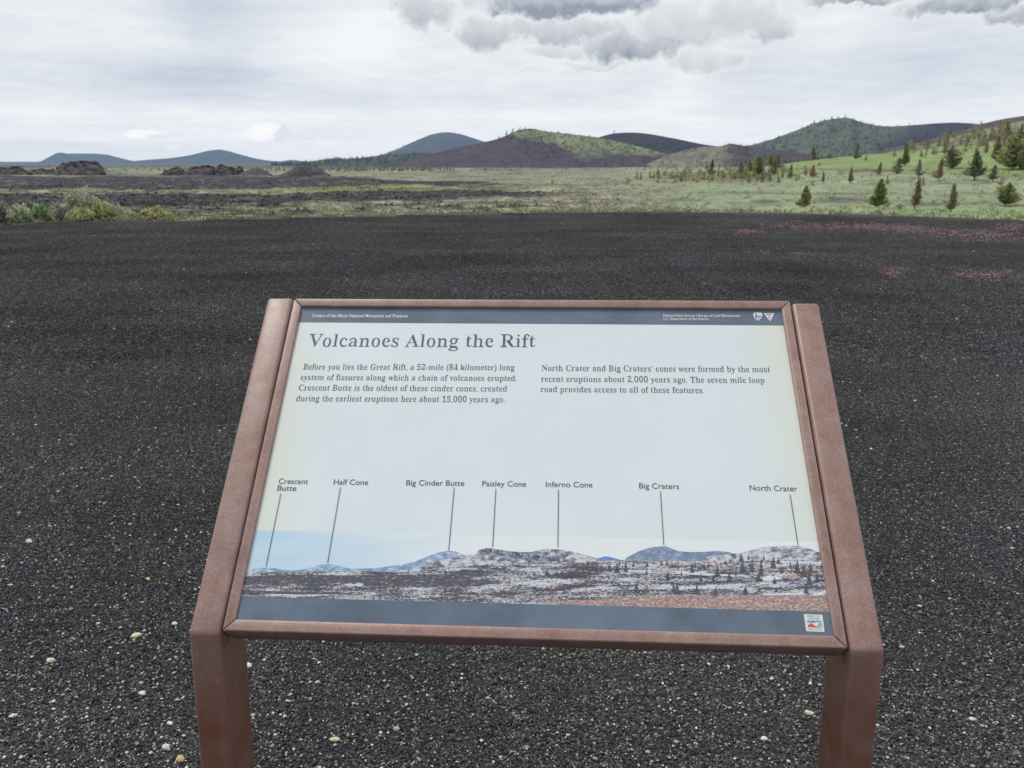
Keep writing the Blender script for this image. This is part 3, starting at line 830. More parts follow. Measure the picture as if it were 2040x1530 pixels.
outcrop('lava_outcrop', 'craggy lava block with a notched top under the rounded blue cone', 'rock outcrop', [(430, 345), (434, 330), (440, 326), (448, 327), (456, 329), (464, 333), (468, 345)], 318, 4, 9)
outcrop('lava_outcrop', 'narrow upright lava stump between the notched block and a low mound', 'rock outcrop', [(468, 345), (471, 331), (477, 328.5), (483, 331), (486, 345)], 318, 2.5, 10)
outcrop('cinder_mound', 'low smooth grey cinder mound at the end of the lava crags', 'mound', [(478, 346), (490, 340), (502, 335), (512, 333), (524, 337), (540, 346)], 315, 6, 11, (.10, .094, .096), .16)
outcrop('cinder_mound', 'tall peaked dark cinder mound with a craggy tip', 'mound', [(560, 347), (575, 340), (586, 333), (590, 327), (600, 324), (606, 321), (613, 324), (624, 327), (634, 331), (644, 340), (655, 347)], 310, 8, 12, (.095, .086, .09), .34)

# ================================================================= TREES
PALETTE = {'dark': ('dark green', (0.275, 0.305, 0.170)), 'olive': ('olive green', (0.299, 0.315, 0.116)), 'brown': ('brownish olive', (0.367, 0.322, 0.177)), 'orange': ('orange-brown', (.46, .365, .20)),
           'purple': ('dull purple-brown', (0.326, 0.268, 0.207)), 'yellow': ('yellow-green', (0.490, 0.496, 0.183)), 'grey': ('grey-green', (0.286, 0.302, 0.195)), 'green': ('fresh green', (0.245, 0.322, 0.122)), 'red': ('reddish-brown', (.33, .245, .175))}
m_bark = mat('bark', (.10, .075, .055), 0.9, 0.1, nscale=8)


def crown_mesh(shape, colour, n, seed):
    """Unit-height conifer crown: needle sprays along whorled branches; width is 1 at the widest."""
    r = np.random.default_rng(seed)
    lean = r.normal(0, .09, 2); gap = r.uniform(0, 6.28); C, D, S, K = [], [], [], []
    base = np.array(PALETTE[colour][1])
    low = {'thin': .12, 'open': .10, 'cone': .06}.get(shape, .03) + .05 * r.random()
    tot = 0
    nb = max(14, int(n / 9 * 1.5))
    for _ in range(nb):
        z = low + (1 - low) * r.random() ** (1.25 if shape != 'round' else 1.0)
        if shape == 'round':
            w = math.sqrt(max(0, 1 - (2 * z - .85) ** 2)) * .5
        elif shape == 'cone':
            w = (1 - z) ** .62 * .5
        elif shape == 'thin':
            w = (1 - z) ** .55 * .5 * (0.45 + .55 * r.random())
        else:
            w = (1 - z) ** .75 * .5 * (1.12 if z < .35 else .82)
        w *= .70 + .42 * r.random()
        a = r.uniform(0, 6.283)
        w *= 1 - .28 * math.cos(a - gap + 5 * z)      # lopsided, with gaps
        m = 9
        f = np.linspace(.2, 1, m)
        tip = np.array([math.cos(a) * w, math.sin(a) * w, (.05 if shape != 'thin' else .02)])
        c = np.array([0, 0, z]) + f[:, None] * tip + r.normal(0, .018, (m, 3)) * np.array((1, 1, .9))
        c[:, 2] += .05 * (f ** 2); c[:, :2] += lean * z * z
        C.append(c); D.append(np.tile(tip + (0, 0, .06), (m, 1)) + r.normal(0, .10, (m, 3)))
        S.append(r.uniform(.038, .070, m) * (1.15 - .35 * z))
        br = r.uniform(.55, 1.5)
        K.append(np.clip(base * br * r.uniform(.8, 1.2, (m, 1)), .01, 1))
    C, D, S, K = map(np.concatenate, (C, D, S, K))
    Vq, Fq = leaf_quads(C, S, D, 2.0, r)
    return mesh_np('crown', Vq, Fq, np.repeat(K, 4, 0))


def trunk_mesh(seed):
    r = np.random.default_rng(seed)
    zs = np.linspace(-.04, .95, 7)
    pts = np.stack([r.normal(0, .008, 7), r.normal(0, .008, 7), zs], 1)
    Vt, Ft = tube(pts, .035 * (1.02 - zs) + .004, 6)
    return mesh_np('trunk', Vt, Ft, smooth=True)


_cache = {}


def parts_for(shape, colour, n, var):
    key = (shape, colour, n, var)
    if key not in _cache:
        cm_ = crown_mesh(shape, colour, n, hash(key) % 9973 if False else (len(_cache) * 37 + 5)); cm_.materials.append(m_leaf)
        tm = trunk_mesh(len(_cache) + 3); tm.materials.append(m_bark)
        _cache[key] = (cm_, tm)
    return _cache[key]


def tree(px, py, hpx, wpx, shape, colour, label, group=None, D=None, name='pine_tree', cat='tree', n=None):
    p = at(px, py, D) if D else ground_hit(px, py)
    if p is None:
        p = at(px, py, 900.0)
    if not D:
        p[2] = float(height(p[0], p[1]))
    dist_ = float(np.linalg.norm(p - CAM))
    h, w = hpx / F * dist_ * .97, wpx / F * dist_ * 1.02
    if n is None:
        n = 1700 if hpx > 32 else (900 if hpx > 18 else 360)
    t = empty(name, p)
    c, tr = parts_for(shape, colour, n, random.randrange(5))
    for nm, me, sx in (('crown', c, w), ('trunk', tr, min(w, h * .7))):
        o = bpy.data.objects.new(nm, me); COL.objects.link(o); o.parent = t
        o.scale = (sx, sx, h); o.rotation_euler = (0, 0, random.uniform(0, 6.28))
    tag(t, label, cat, group)
    return t


# near row: six trees standing on the flat just beyond the lot
NEAR = [(1601.5, 413, 36, 27, 'cone', 'olive', 'neat olive conical pine, first of the near row beside the small lava patch'), (1745.6, 413, 45, 34, 'cone', 'olive', 'dense bright olive pine, the bulkiest of the near row'),
        (1822, 414, 52, 22, 'thin', 'brown', 'straggly tall brownish pine with a green tuft at its tip'), (1894, 418, 47, 21, 'thin', 'brown', 'slender brownish pine standing alone beyond the straggly one'),
        (2003.7, 407, 35, 34, 'round', 'olive', 'rounded dark olive pine at the outer end of the near row')]
for a in NEAR:
    tree(*a, group='pines on the flat just beyond the gravel')
for px, py, h, w, c, lab in [(1989, 422, 6, 10, 'green', 'tiny bright green shrub in the pale grass by the gravel'), (1765, 413, 12, 18, 'brown', 'low brownish shrub at the foot of the bulkiest pine'), (1790, 414, 9, 14, 'red', 'small rusty shrub between two near pines')]:
    tree(px, py, h, w, 'round', c, lab, 'low shrubs among the near pines', name='shrub', cat='shrub')
# on the meadow below the bright green slope
MID = [(1693, 366, 27, 15, 'thin', 'red'), (1750.4, 346, 20, 13, 'cone', 'brown'), (1767.6, 367, 14, 8, 'cone', 'dark'), (1787.7, 344, 26, 21, 'cone', 'grey'), (1801, 333, 37, 15, 'cone', 'green'),
       (1829.7, 354, 29, 15, 'cone', 'purple'), (1838, 369, 13, 11, 'cone', 'grey'), (1869, 360.5, 36, 17, 'open', 'brown'), (1895.7, 338, 35, 29, 'round', 'dark'), (1940.6, 360.5, 47, 33, 'open', 'dark'), (1977, 362, 27, 23, 'thin', 'grey'), (1994, 367, 13, 15, 'round', 'grey'),
       (1618.4, 353, 20, 18, 'cone', 'orange'), (1604, 349.5, 17, 13, 'cone', 'purple'), (1639.4, 365, 21, 9, 'thin', 'grey'), (1618.4, 368, 9, 9, 'cone', 'brown'), (1586.4, 360.5, 12, 11, 'round', 'olive')]
ORD = ['first', 'second', 'third', 'fourth', 'fifth', 'sixth', 'seventh', 'eighth', 'ninth', 'tenth', 'eleventh', 'twelfth', 'thirteenth', 'fourteenth', 'fifteenth', 'sixteenth', 'seventeenth', 'eighteenth', 'nineteenth', 'twentieth',
       'twenty-first', 'twenty-second', 'twenty-third', 'twenty-fourth', 'twenty-fifth', 'twenty-sixth', 'twenty-seventh', 'twenty-eighth', 'twenty-ninth', 'thirtieth', 'thirty-first', 'thirty-second', 'thirty-third', 'thirty-fourth', 'thirty-fifth', 'thirty-sixth']
SHP = {'cone': 'conical', 'thin': 'sparse', 'round': 'rounded', 'open': 'spreading'}


def row(lst, where, group):
    for i, (px, py, h, w, s, c) in enumerate(sorted(lst)):
        size = 'tall' if h > 25 else ('middling' if h > 14 else 'little')
        tree(px, py, h, w, s, c, f'{size} {PALETTE[c][0]} {SHP[s]} pine, {ORD[i]} {where}', group)


row(MID, 'counting uphill across the meadow below the bright slope', 'pines on the meadow below the bright slope')
FOOT = [(1251, 364, 11, 9, 'round', 'olive'), (1268.7, 359.4, 15, 9, 'cone', 'dark'), (1276.5, 359.4, 14, 10, 'cone', 'olive'), (1295, 358.3, 14, 9, 'cone', 'dark'), (1302, 359.4, 13, 9, 'cone', 'olive'), (1310.7, 359, 18, 14, 'cone', 'olive'), (1324, 362.7, 10, 8, 'round', 'yellow'),
        (1339.3, 356, 13, 20, 'round', 'orange'), (1349, 355, 13, 15, 'round', 'orange'), (1357, 360.5, 17, 10, 'cone', 'dark'), (1373.5, 343, 11, 8, 'cone', 'dark'), (1382.4, 361.6, 15, 15, 'round', 'yellow'), (1389, 362.7, 14, 11, 'cone', 'yellow'), (1402, 359.4, 16, 15, 'cone', 'grey'),
        (1407.7, 339.6, 17, 11, 'open', 'red'), (1413, 364, 11, 8, 'cone', 'yellow'), (1416.6, 350.6, 31, 18, 'open', 'red'), (1431, 350.6, 18, 9, 'cone', 'brown'), (1440.8, 356, 14, 15, 'round', 'purple'), (1446.3, 339.6, 14, 13, 'cone', 'olive'), (1464, 359.4, 14, 13, 'cone', 'grey'),
        (1467.3, 333, 15, 13, 'cone', 'dark'), (1477.2, 348.4, 26, 18, 'cone', 'dark'), (1486, 352.8, 20, 11, 'cone', 'yellow'), (1491.6, 363.8, 15, 15, 'round', 'olive'), (1494.9, 344, 24, 20, 'cone', 'brown'), (1501.5, 352.8, 18, 13, 'cone', 'olive'), (1510.3, 348.4, 33, 22, 'round', 'olive'),
        (1519, 363.8, 18, 18, 'thin', 'brown'), (1532.4, 361.6, 15, 13, 'cone', 'brown'), (1534.6, 333, 22, 18, 'cone', 'olive'), (1541, 350.6, 29, 18, 'cone', 'dark'), (1547.8, 337.4, 26, 20, 'open', 'grey'), (1551, 365, 10, 8, 'cone', 'dark'), (1558.8, 356, 14, 9, 'cone', 'green'), (1574.3, 356, 24, 13, 'cone', 'olive')]
row(FOOT, 'in the foot row counting from its open-plain end', 'pines in the row at the foot of the green slope')
r_ = random.Random(91)
FILL = {'orange': 'small orange-brown bush filling the foot row between its taller pines', 'olive': 'small olive bush filling the foot row between its taller pines', 'yellow': 'small yellow-green bush filling the foot row between its taller pines', 'purple': 'small dull purple bush filling the foot row between its taller pines'}
for k in range(70):
    px = 1300 + 300 * r_.random(); py = 345 + 20 * r_.random() - (6 if px > 1420 else 0) * r_.random()
    c = r_.choice(['orange', 'orange', 'olive', 'olive', 'yellow', 'purple']) if px < 1460 else r_.choice(['olive', 'olive', 'yellow', 'purple'])
    tree(px, py, r_.uniform(6, 13), r_.uniform(8, 14), 'round', c, FILL[c], FILL[c][6:].replace('bush', 'bushes'), name='bush', cat='bush', n=300)
TOP = [(1568.2, 324, 20, 15, 'cone', 'dark'), (1588.8, 323, 11, 14, 'round', 'dark'), (1620.7, 319.5, 21, 18, 'cone', 'dark'), (1636.8, 315, 14, 11, 'open', 'purple'), (1653.8, 317, 17, 17, 'round', 'dark'), (1674, 312.5, 16, 11, 'open', 'purple'), (1705.4, 317.4, 26, 17, 'cone', 'grey'), (1724.6, 320.3, 11, 7, 'cone', 'green'),
       (1781, 312, 17, 9, 'cone', 'orange'), (1834.5, 314, 12, 9, 'cone', 'green'), (1844, 315, 15, 6, 'thin', 'brown'), (1860.3, 310, 14, 13, 'round', 'grey'), (1881.4, 309, 23, 12, 'open', 'orange'), (1922.5, 303, 10, 11, 'round', 'grey'), (1944.5, 303, 11, 9, 'round', 'orange'), (1963.6, 307, 21, 9, 'cone', 'orange'), (1982.7, 322, 38, 17, 'cone', 'dark'),
       (2017, 337.5, 46, 44, 'round', 'olive'), (2036, 338.5, 33, 22, 'round', 'dark'), (1820, 306, 8, 8, 'round', 'yellow'), (1930, 330, 6, 7, 'round', 'green'), (1632, 330, 6, 7, 'round', 'green')]
row(TOP, 'counting uphill along the crest of the bright green slope', 'pines along the crest of the bright green slope')
UP = [(2003.7, 276, 26, 18, 'open', 'brown'), (2030.5, 283, 27, 16, 'open', 'grey'), (1958.8, 279, 18, 12, 'cone', 'yellow'), (1870.8, 291, 11, 12, 'round', 'brown'), (1950, 293, 11, 11, 'round', 'purple')]
row(UP, 'standing above the orange thicket, counting uphill', 'larger pines above the orange thicket')
r_ = random.Random(77)
CROWD = {'orange': 'small orange-brown pine in the thicket above the bright green slope', 'purple': 'small purple-brown pine in the thicket above the bright green slope', 'yellow': 'small yellow-green pine in the thicket above the bright green slope', 'brown': 'small brownish olive pine in the thicket above the bright green slope'}
for k in range(96):
    px = 1790 + 270 * r_.random() ** .7
    lo = np.interp(px, [1790, 1860, 1940, 2060], [304, 300, 296, 300]); hi = np.interp(px, [1790, 1860, 1940, 2060], [292, 281, 262, 250])
    py = hi + (lo - hi) * r_.random()
    c = r_.choice(['orange', 'orange', 'brown', 'brown', 'purple', 'yellow', 'yellow'])
    tree(px, py, r_.uniform(8, 17), r_.uniform(7, 13), r_.choice(['cone', 'round', 'open']), c, CROWD[c], CROWD[c][6:].replace('pine', 'pines'))
# trees on the crests of the far hills
for px, py, h, w, D, lab in [(994, 281, 10, 7, 944, 'small dark tree lowest on the shoulder of the grassy cone'), (1009.6, 274.5, 13, 8, 944, 'narrow dark tree on the shoulder of the grassy cone'), (1020, 276, 17, 13, 936, 'pair-headed dark tree on the shoulder of the grassy cone'),
                             (1036, 265, 10, 9, 944, 'bushy tree just below the top of the grassy cone'), (1046, 261, 7, 10, 946, 'low bushy tree on the very top of the grassy cone'), (1248.8, 308, 19, 10, 925, 'tall dark tree alone on the green flank of the grassy cone'),
                             (1223.5, 267, 7, 5, 1345, 'lone tiny tree on the rim of the smooth dark cone'), (1112, 267, 5, 5, 944, 'tiny tree partway along the grassy cone crest'), (1283, 297, 6, 7, 925, 'small dark tree low on the grassy cone crest'),
                             (1656, 238, 6, 5, 1496, 'tiny tree on the highest crater ridge top'), (1622, 247.5, 7, 5, 1496, 'tiny tree on the rising crest of the crater ridge'), (1685, 235, 6, 4, 1496, 'tiny tree at the summit of the crater ridge'),
                             (1812, 251, 5, 4, 1496, 'tiny tree in the saddle of the crater ridge'), (1954, 249, 7, 5, 755, 'tiny tree where the purple shoulder meets the ridge'), (1598, 257, 5, 5, 1496, 'tiny tree low on the rising crater ridge crest')]:
    tree(px, py, h, w, 'cone', 'dark', lab, 'trees on the crests of the far hills', D=D, n=270)
for px, py, h, w, c, lab in [(1099.6, 372, 16, 10, 'yellow', 'yellow-green sapling alone in the middle of the plain'), (1147.6, 364, 8, 6, 'yellow', 'tiny yellow-green sapling out on the plain')]:
    tree(px, py, h, w, 'cone', c, lab, 'saplings alone on the plain')

# ================================================================= SAGEBRUSH AT THE LOT'S EDGE
BUSH = {'pale': (.50, .57, .40), 'green': (.38, .49, .27), 'dry': (.46, .43, .36), 'sage': (.56, .58, .45), 'lime': (.54, .57, .30), 'straw': (.60, .60, .34)}
m_twig = mat('twigs', (.30, .26, .21), 0.9, 0.1, nscale=30)


def bush(px, py, hpx, wpx, colour, label, seed, dD=0.0):
    d = ray(px, py); p = CAM + d * (CAM[2] / -d[2]); k = (edge_r(math.atan2(p[0], p[1])) + .9 + dD) / math.hypot(p[0], p[1])
    p = np.array([p[0] * k, p[1] * k, 0]); p[2] = float(height(p[0], p[1])) - .03
    topz = at(px, py - hpx, p[1])[2]
    h = (topz - p[2]) * 1.10; w = wpx / F * np.linalg.norm(p - CAM)
    r = np.random.default_rng(seed)
    t = empty('sagebrush', p); tag(t, label, 'bush', 'bushes along the edge of the gravel lot')
    SV, SF, C, Dv, S, K = [], [], [], [], [], []
    off = 0
    for _ in range(95):
        a = r.uniform(0, 6.283); rad = w * .5 * math.sqrt(r.random())
        lean = rad / (w * .5)
        hh = h * (1.02 - .55 * lean ** 2) * r.uniform(.75, 1.04)
        tip = np.array([math.cos(a) * rad, math.sin(a) * rad * .8, hh])
        mid = tip * np.array((.45, .45, .55)) + r.normal(0, .02, 3)
        f = np.linspace(0, 1, 5)[:, None]
        pts = (1 - f) ** 2 * np.array([0, 0, 0]) + 2 * f * (1 - f) * mid + f ** 2 * tip
        v, q = tube(pts, np.linspace(.011, .003, 5), 4); SV.append(v); SF.append(q + off); off += len(v)
        m = 34
        g = r.uniform(.25, 1.04, m)[:, None]
        g = 1 - (1 - g) * .85
        c = (1 - g) ** 2 * 0 + 2 * g * (1 - g) * mid + g ** 2 * tip + r.normal(0, .035, (m, 3))
        C.append(c); Dv.append(np.tile(tip / h + (0, 0, .4), (m, 1)) + r.normal(0, .5, (m, 3))); S.append(r.uniform(.018, .045, m))
        K.append(np.array(BUSH[colour]) * r.uniform(.6, 1.25) * r.uniform(.75, 1.25, (m, 1)))
    C, Dv, S, K = map(np.concatenate, (C, Dv, S, K))
    C[:, 2] = np.maximum(C[:, 2], .0)
    Vq, Fq = leaf_quads(C, S, Dv, 2.0, r)
    link('foliage', mesh_np('foliage', Vq, Fq, np.repeat(K, 4, 0)), t, m_leaf)
    link('stems', mesh_np('stems', np.concatenate(SV), np.concatenate(SF), smooth=True), t, m_twig)


bush(3, 444, 40, 34, 'dry', 'dry grey bush at the outer end of the bush line', 1)
bush(40, 445, 34, 66, 'pale', 'wide pale green bush between the dry end bush and a fresh green one', 2)
bush(84, 444.5, 32, 40, 'green', 'fresh green bush next to the wide pale one', 3, .2)
bush(118, 444, 33, 46, 'dry', 'dry greyish bush crouching beside the tall sagebrush', 4, .5)
bush(148, 444, 54, 46, 'sage', 'bushy grey-green sagebrush, second tallest of the bush line', 5, .6)
bush(176, 444, 62, 52, 'sage', 'tallest grey sagebrush with wispy pointed tips', 6, .5)
bush(163, 444, 26, 52, 'lime', 'low yellow-green bush in front of the tallest sagebrush', 7, -.3)
bush(208, 444, 42, 54, 'lime', 'round yellow-green bush beside the tallest sagebrush', 8, .1)
bush(232, 443.5, 33, 40, 'sage', 'grey-green bush sloping down from the round yellow one', 9, .3)
bush(258, 443, 17, 46, 'pale', 'low spreading pale bush at the tail of the tall clump', 10)
bush(289, 442.5, 21, 20, 'straw', 'small straw-coloured tuft next to the bright yellow tuft', 11)
bush(315, 442.5, 27, 34, 'straw', 'bright yellow rounded tuft standing apart', 12)
bush(338, 442, 13, 16, 'straw', 'tiny straw tuft ending the bush line', 13)
outcrop('lava_boulder', 'dark jagged boulder behind the fresh green bush', 'boulder', [(52, 446), (58, 428), (62, 410), (70, 407), (80, 410), (90, 408), (97, 416), (104, 430), (110, 446)], 27.0, .5, 31, (.06, .05, .055))
outcrop('cinder_heap', 'reddish-brown cinder heap at the foot of the dry end bush', 'heap', [(-60, 452), (-30, 436), (-8, 432), (6, 434), (14, 440), (22, 450)], 20.6, .5, 33, (.075, .046, .042), .5)

# ================================================================= WAYSIDE PANEL
R = np.array([[0.99830617, 0.03836966, -0.0437328], [-0.05798965, 0.71683856, -0.69482349], [0.00468922, 0.69618263, 0.7178494]])
T = np.array([0.03605102, 1.28396222, -0.46499252]) + CAM
PM = Matrix([[*R[0], T[0]], [*R[1], T[1]], [*R[2], T[2]], [0, 0, 0, 1]])
foot = (float(T[0]), float(T[1]), 0.0)
sign = empty('wayside_exhibit', foot)
tag(sign, 'slanted park information panel about volcanoes in a rusty brown steel frame on two posts', 'sign')
TOW = Matrix.Translation(Vector(foot)).inverted() @ PM      # panel coordinates -> coordinates of the sign's root

m_rust = bpy.data.materials.new('weathered_steel'); m_rust.use_nodes = True
nt = m_rust.node_tree; N, L = nt.nodes, nt.links
p = N['Principled BSDF']; p.inputs['Roughness'].default_value = .5; p.inputs['Specular IOR Level'].default_value = .8
tcx = N.new('ShaderNodeTexCoord')
def nz(scale, det, ro=.6):
    n = N.new('ShaderNodeTexNoise'); n.inputs['Scale'].default_value = scale; n.inputs['Detail'].default_value = det; n.inputs['Roughness'].default_value = ro
    L.new(tcx.outputs['Object'], n.inputs['Vector']); return n.outputs['Fac']
cr = N.new('ShaderNodeValToRGB'); L.new(nz(22, 8, .7), cr.inputs[0])
cr.color_ramp.elements[0].position = .30; cr.color_ramp.elements[0].color = (.262, .134, .106, 1)
q_ = cr.color_ramp.elements.new(.5); q_.color = (.325, .190, .160, 1)
cr.color_ramp.elements[1].position = .66; cr.color_ramp.elements[1].color = (.37, .252, .226, 1)
sp_ = N.new('ShaderNodeValToRGB'); L.new(nz(420, 2, .5), sp_.inputs[0])
sp_.color_ramp.elements[0].position = .40; sp_.color_ramp.elements[0].color = (.80, .78, .76, 1)
sp_.color_ramp.elements[1].position = .62; sp_.color_ramp.elements[1].color = (1.12, 1.11, 1.10, 1)
mm = N.new('ShaderNodeMix'); mm.data_type = 'RGBA'; mm.blend_type = 'MULTIPLY'; mm.inputs[0].default_value = 1
L.new(cr.outputs[0], mm.inputs[6]); L.new(sp_.outputs[0], mm.inputs[7])
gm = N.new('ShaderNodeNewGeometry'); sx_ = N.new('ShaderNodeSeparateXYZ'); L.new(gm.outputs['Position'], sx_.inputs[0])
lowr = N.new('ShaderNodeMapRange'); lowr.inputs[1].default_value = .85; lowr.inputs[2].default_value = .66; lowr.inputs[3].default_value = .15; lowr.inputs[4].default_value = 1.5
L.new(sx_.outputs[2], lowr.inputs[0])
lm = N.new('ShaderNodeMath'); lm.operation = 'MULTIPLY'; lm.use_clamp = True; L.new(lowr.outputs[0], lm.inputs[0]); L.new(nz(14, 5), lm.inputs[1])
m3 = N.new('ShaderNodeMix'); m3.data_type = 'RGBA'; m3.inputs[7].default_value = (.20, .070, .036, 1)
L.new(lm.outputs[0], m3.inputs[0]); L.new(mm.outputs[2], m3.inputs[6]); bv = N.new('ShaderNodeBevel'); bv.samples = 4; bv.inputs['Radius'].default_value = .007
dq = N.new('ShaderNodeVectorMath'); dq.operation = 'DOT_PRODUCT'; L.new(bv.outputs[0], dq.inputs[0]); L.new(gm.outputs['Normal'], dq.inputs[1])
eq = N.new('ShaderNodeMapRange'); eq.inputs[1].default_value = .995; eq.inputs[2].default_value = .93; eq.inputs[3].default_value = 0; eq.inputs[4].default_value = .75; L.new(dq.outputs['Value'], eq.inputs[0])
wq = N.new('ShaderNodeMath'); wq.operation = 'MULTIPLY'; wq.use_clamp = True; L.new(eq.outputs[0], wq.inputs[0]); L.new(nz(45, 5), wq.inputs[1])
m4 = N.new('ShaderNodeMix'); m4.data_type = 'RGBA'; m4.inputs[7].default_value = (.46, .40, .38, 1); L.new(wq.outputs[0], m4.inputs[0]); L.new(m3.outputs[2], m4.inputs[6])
# vertical run-off streaks and small scuffs
st = N.new('ShaderNodeMapping'); st.inputs['Scale'].default_value = (1, .06, .06); L.new(tcx.outputs['Object'], st.inputs[0])
sn = N.new('ShaderNodeTexNoise'); sn.inputs['Scale'].default_value = 60; sn.inputs['Detail'].default_value = 3; L.new(st.outputs[0], sn.inputs['Vector'])
sr_ = N.new('ShaderNodeMapRange'); sr_.inputs[1].default_value = .35; sr_.inputs[2].default_value = .7; sr_.inputs[3].default_value = .95; sr_.inputs[4].default_value = 1.05; L.new(sn.outputs['Fac'], sr_.inputs[0])
m5 = N.new('ShaderNodeVectorMath'); m5.operation = 'SCALE'; L.new(m4.outputs[2], m5.inputs[0]); L.new(sr_.outputs[0], m5.inputs['Scale'])
L.new(m5.outputs[0], p.inputs['Base Color'])
bp = N.new('ShaderNodeBump'); bp.inputs['Strength'].default_value = .25; bp.inputs['Distance'].default_value = .001; L.new(nz(500, 3), bp.inputs['Height']); L.new(bp.outputs[0], p.inputs['Normal'])
rr_ = N.new('ShaderNodeMapRange'); rr_.inputs[3].default_value = .34; rr_.inputs[4].default_value = .56; L.new(nz(60, 4), rr_.inputs[0]); L.new(rr_.outputs[0], p.inputs['Roughness'])


def prism(name, poly, ax0, ax1, parent, m, bev, mtx=TOW, seg=3):
    """Solid from a polygon: poly gives 3-D points of one end, ax0/ax1 the two shifts."""
    bm = bmesh.new()
    a = [bm.verts.new(Vector(q) + Vector(ax0)) for q in poly]; b = [bm.verts.new(Vector(q) + Vector(ax1)) for q in poly]
    n = len(poly)
    bm.faces.new(a); bm.faces.new(b[::-1])
    for i in range(n):
        bm.faces.new((a[i], b[i], b[(i + 1) % n], a[(i + 1) % n]))
    bmesh.ops.recalc_face_normals(bm, faces=bm.faces)
    if bev:
        bmesh.ops.bevel(bm, geom=list(bm.edges), offset=bev, segments=seg, profile=.5, affect='EDGES', clamp_overlap=True)
    bm.transform(mtx)
    me = bpy.data.meshes.new(name); bm.to_mesh(me); bm.free()
    for f in me.polygons: f.use_smooth = True
    try:
        me.set_sharp_from_angle(angle=math.radians(50))
    except Exception:
        pass
    return link(name, me, parent, m)


TN = .006                                    # rail tops stand this far above the panel face
dn = np.array(R.T @ np.array([0, 0, -1.0]))  # straight down, in panel coordinates
bk = np.array(R.T @ np.array([0, 1.0, 0])); bk = bk - np.array([bk[0], 0, 0])
for sgn in (-1, 1):
    x0, x1 = (-.5125, -.4640) if sgn < 0 else (.4645, .5130)
    top, bot = (.3125, -.3155) if sgn < 0 else (.3065, -.3125)
    D_ = .10
    leg = dn + np.array([sgn * math.tan(math.radians(1.6)), 0, 0]) * 1.0
    A = np.array([0, top, TN]); B = np.array([0, bot, TN])
    Lg = (T[2] + (R @ B)[2]) / 1.0 + .05
    Cc = B + leg * Lg
    Dd = Cc + bk * D_
    # inner bend: where the back of the arm meets the back of the leg
    M2 = np.array([[0, -leg[1]], [0, -leg[2]]])
    base_pt = B + bk * D_; tt = (TN - D_ - base_pt[2]) / leg[2]
    Ee = base_pt + leg * tt
    Fp_ = np.array([0, top, TN - D_])
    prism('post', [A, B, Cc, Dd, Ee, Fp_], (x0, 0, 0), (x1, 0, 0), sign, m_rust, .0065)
hx, hy, ox, oy = .4445, .2925, .4615, .3105
Z0 = -.044
def rail(q, nm='frame_rail'):
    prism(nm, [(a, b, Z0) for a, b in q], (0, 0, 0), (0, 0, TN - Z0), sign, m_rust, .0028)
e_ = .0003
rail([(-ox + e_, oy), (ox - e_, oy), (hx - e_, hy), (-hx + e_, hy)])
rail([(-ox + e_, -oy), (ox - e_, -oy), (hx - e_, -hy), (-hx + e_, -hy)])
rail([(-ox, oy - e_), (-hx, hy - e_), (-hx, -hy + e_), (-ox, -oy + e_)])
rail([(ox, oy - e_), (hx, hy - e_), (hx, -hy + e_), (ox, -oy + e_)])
m_screw = mat('screw_steel', (.16, .12, .11), .45, .5)
for sx0 in (-.405, .005, .418):
    bm = bmesh.new(); bmesh.ops.create_cone(bm, cap_ends=True, segments=14, radius1=.0030, radius2=.0022, depth=.0016)
    bm.transform(TOW @ Matrix.Translation((sx0, -oy - .0005, -.004)) @ Matrix.Rotation(math.pi / 2, 4, 'X'))
    me = bpy.data.meshes.new('screw'); bm.to_mesh(me); bm.free(); link('screw', me, sign, m_screw)

# the printed face
def printed(name, col, rough=.28, **k):
    return mat(name, col, rough, .45, **k)
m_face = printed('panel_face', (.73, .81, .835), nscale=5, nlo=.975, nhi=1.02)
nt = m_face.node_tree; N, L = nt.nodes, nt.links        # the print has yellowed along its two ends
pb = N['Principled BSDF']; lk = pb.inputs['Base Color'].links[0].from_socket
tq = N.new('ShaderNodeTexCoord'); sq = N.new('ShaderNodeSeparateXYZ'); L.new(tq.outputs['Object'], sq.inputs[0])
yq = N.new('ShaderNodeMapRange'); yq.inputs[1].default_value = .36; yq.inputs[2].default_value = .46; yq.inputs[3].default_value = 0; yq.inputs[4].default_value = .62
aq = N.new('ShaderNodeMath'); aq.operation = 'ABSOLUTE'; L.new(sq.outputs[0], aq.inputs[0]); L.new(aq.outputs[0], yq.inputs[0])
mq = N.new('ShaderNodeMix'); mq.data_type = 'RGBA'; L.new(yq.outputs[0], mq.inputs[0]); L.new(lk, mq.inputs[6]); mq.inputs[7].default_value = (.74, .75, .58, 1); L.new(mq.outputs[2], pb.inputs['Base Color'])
m_band = printed('slate_band', (.125, .168, .225), nscale=8, nlo=.74, nhi=1.28)
m_title = printed('title_ink', (.085, .135, .205)); m_ink = printed('text_ink', (.075, .10, .115)); m_white = printed('white_ink', (.72, .74, .76))
panel = prism('panel', [(-hx - .002, -hy - .002, -.013), (hx + .002, -hy - .002, -.013), (hx + .002, hy + .002, -.013), (-hx - .002, hy + .002, -.013)], (0, 0, 0), (0, 0, .013), sign, m_face, 0)

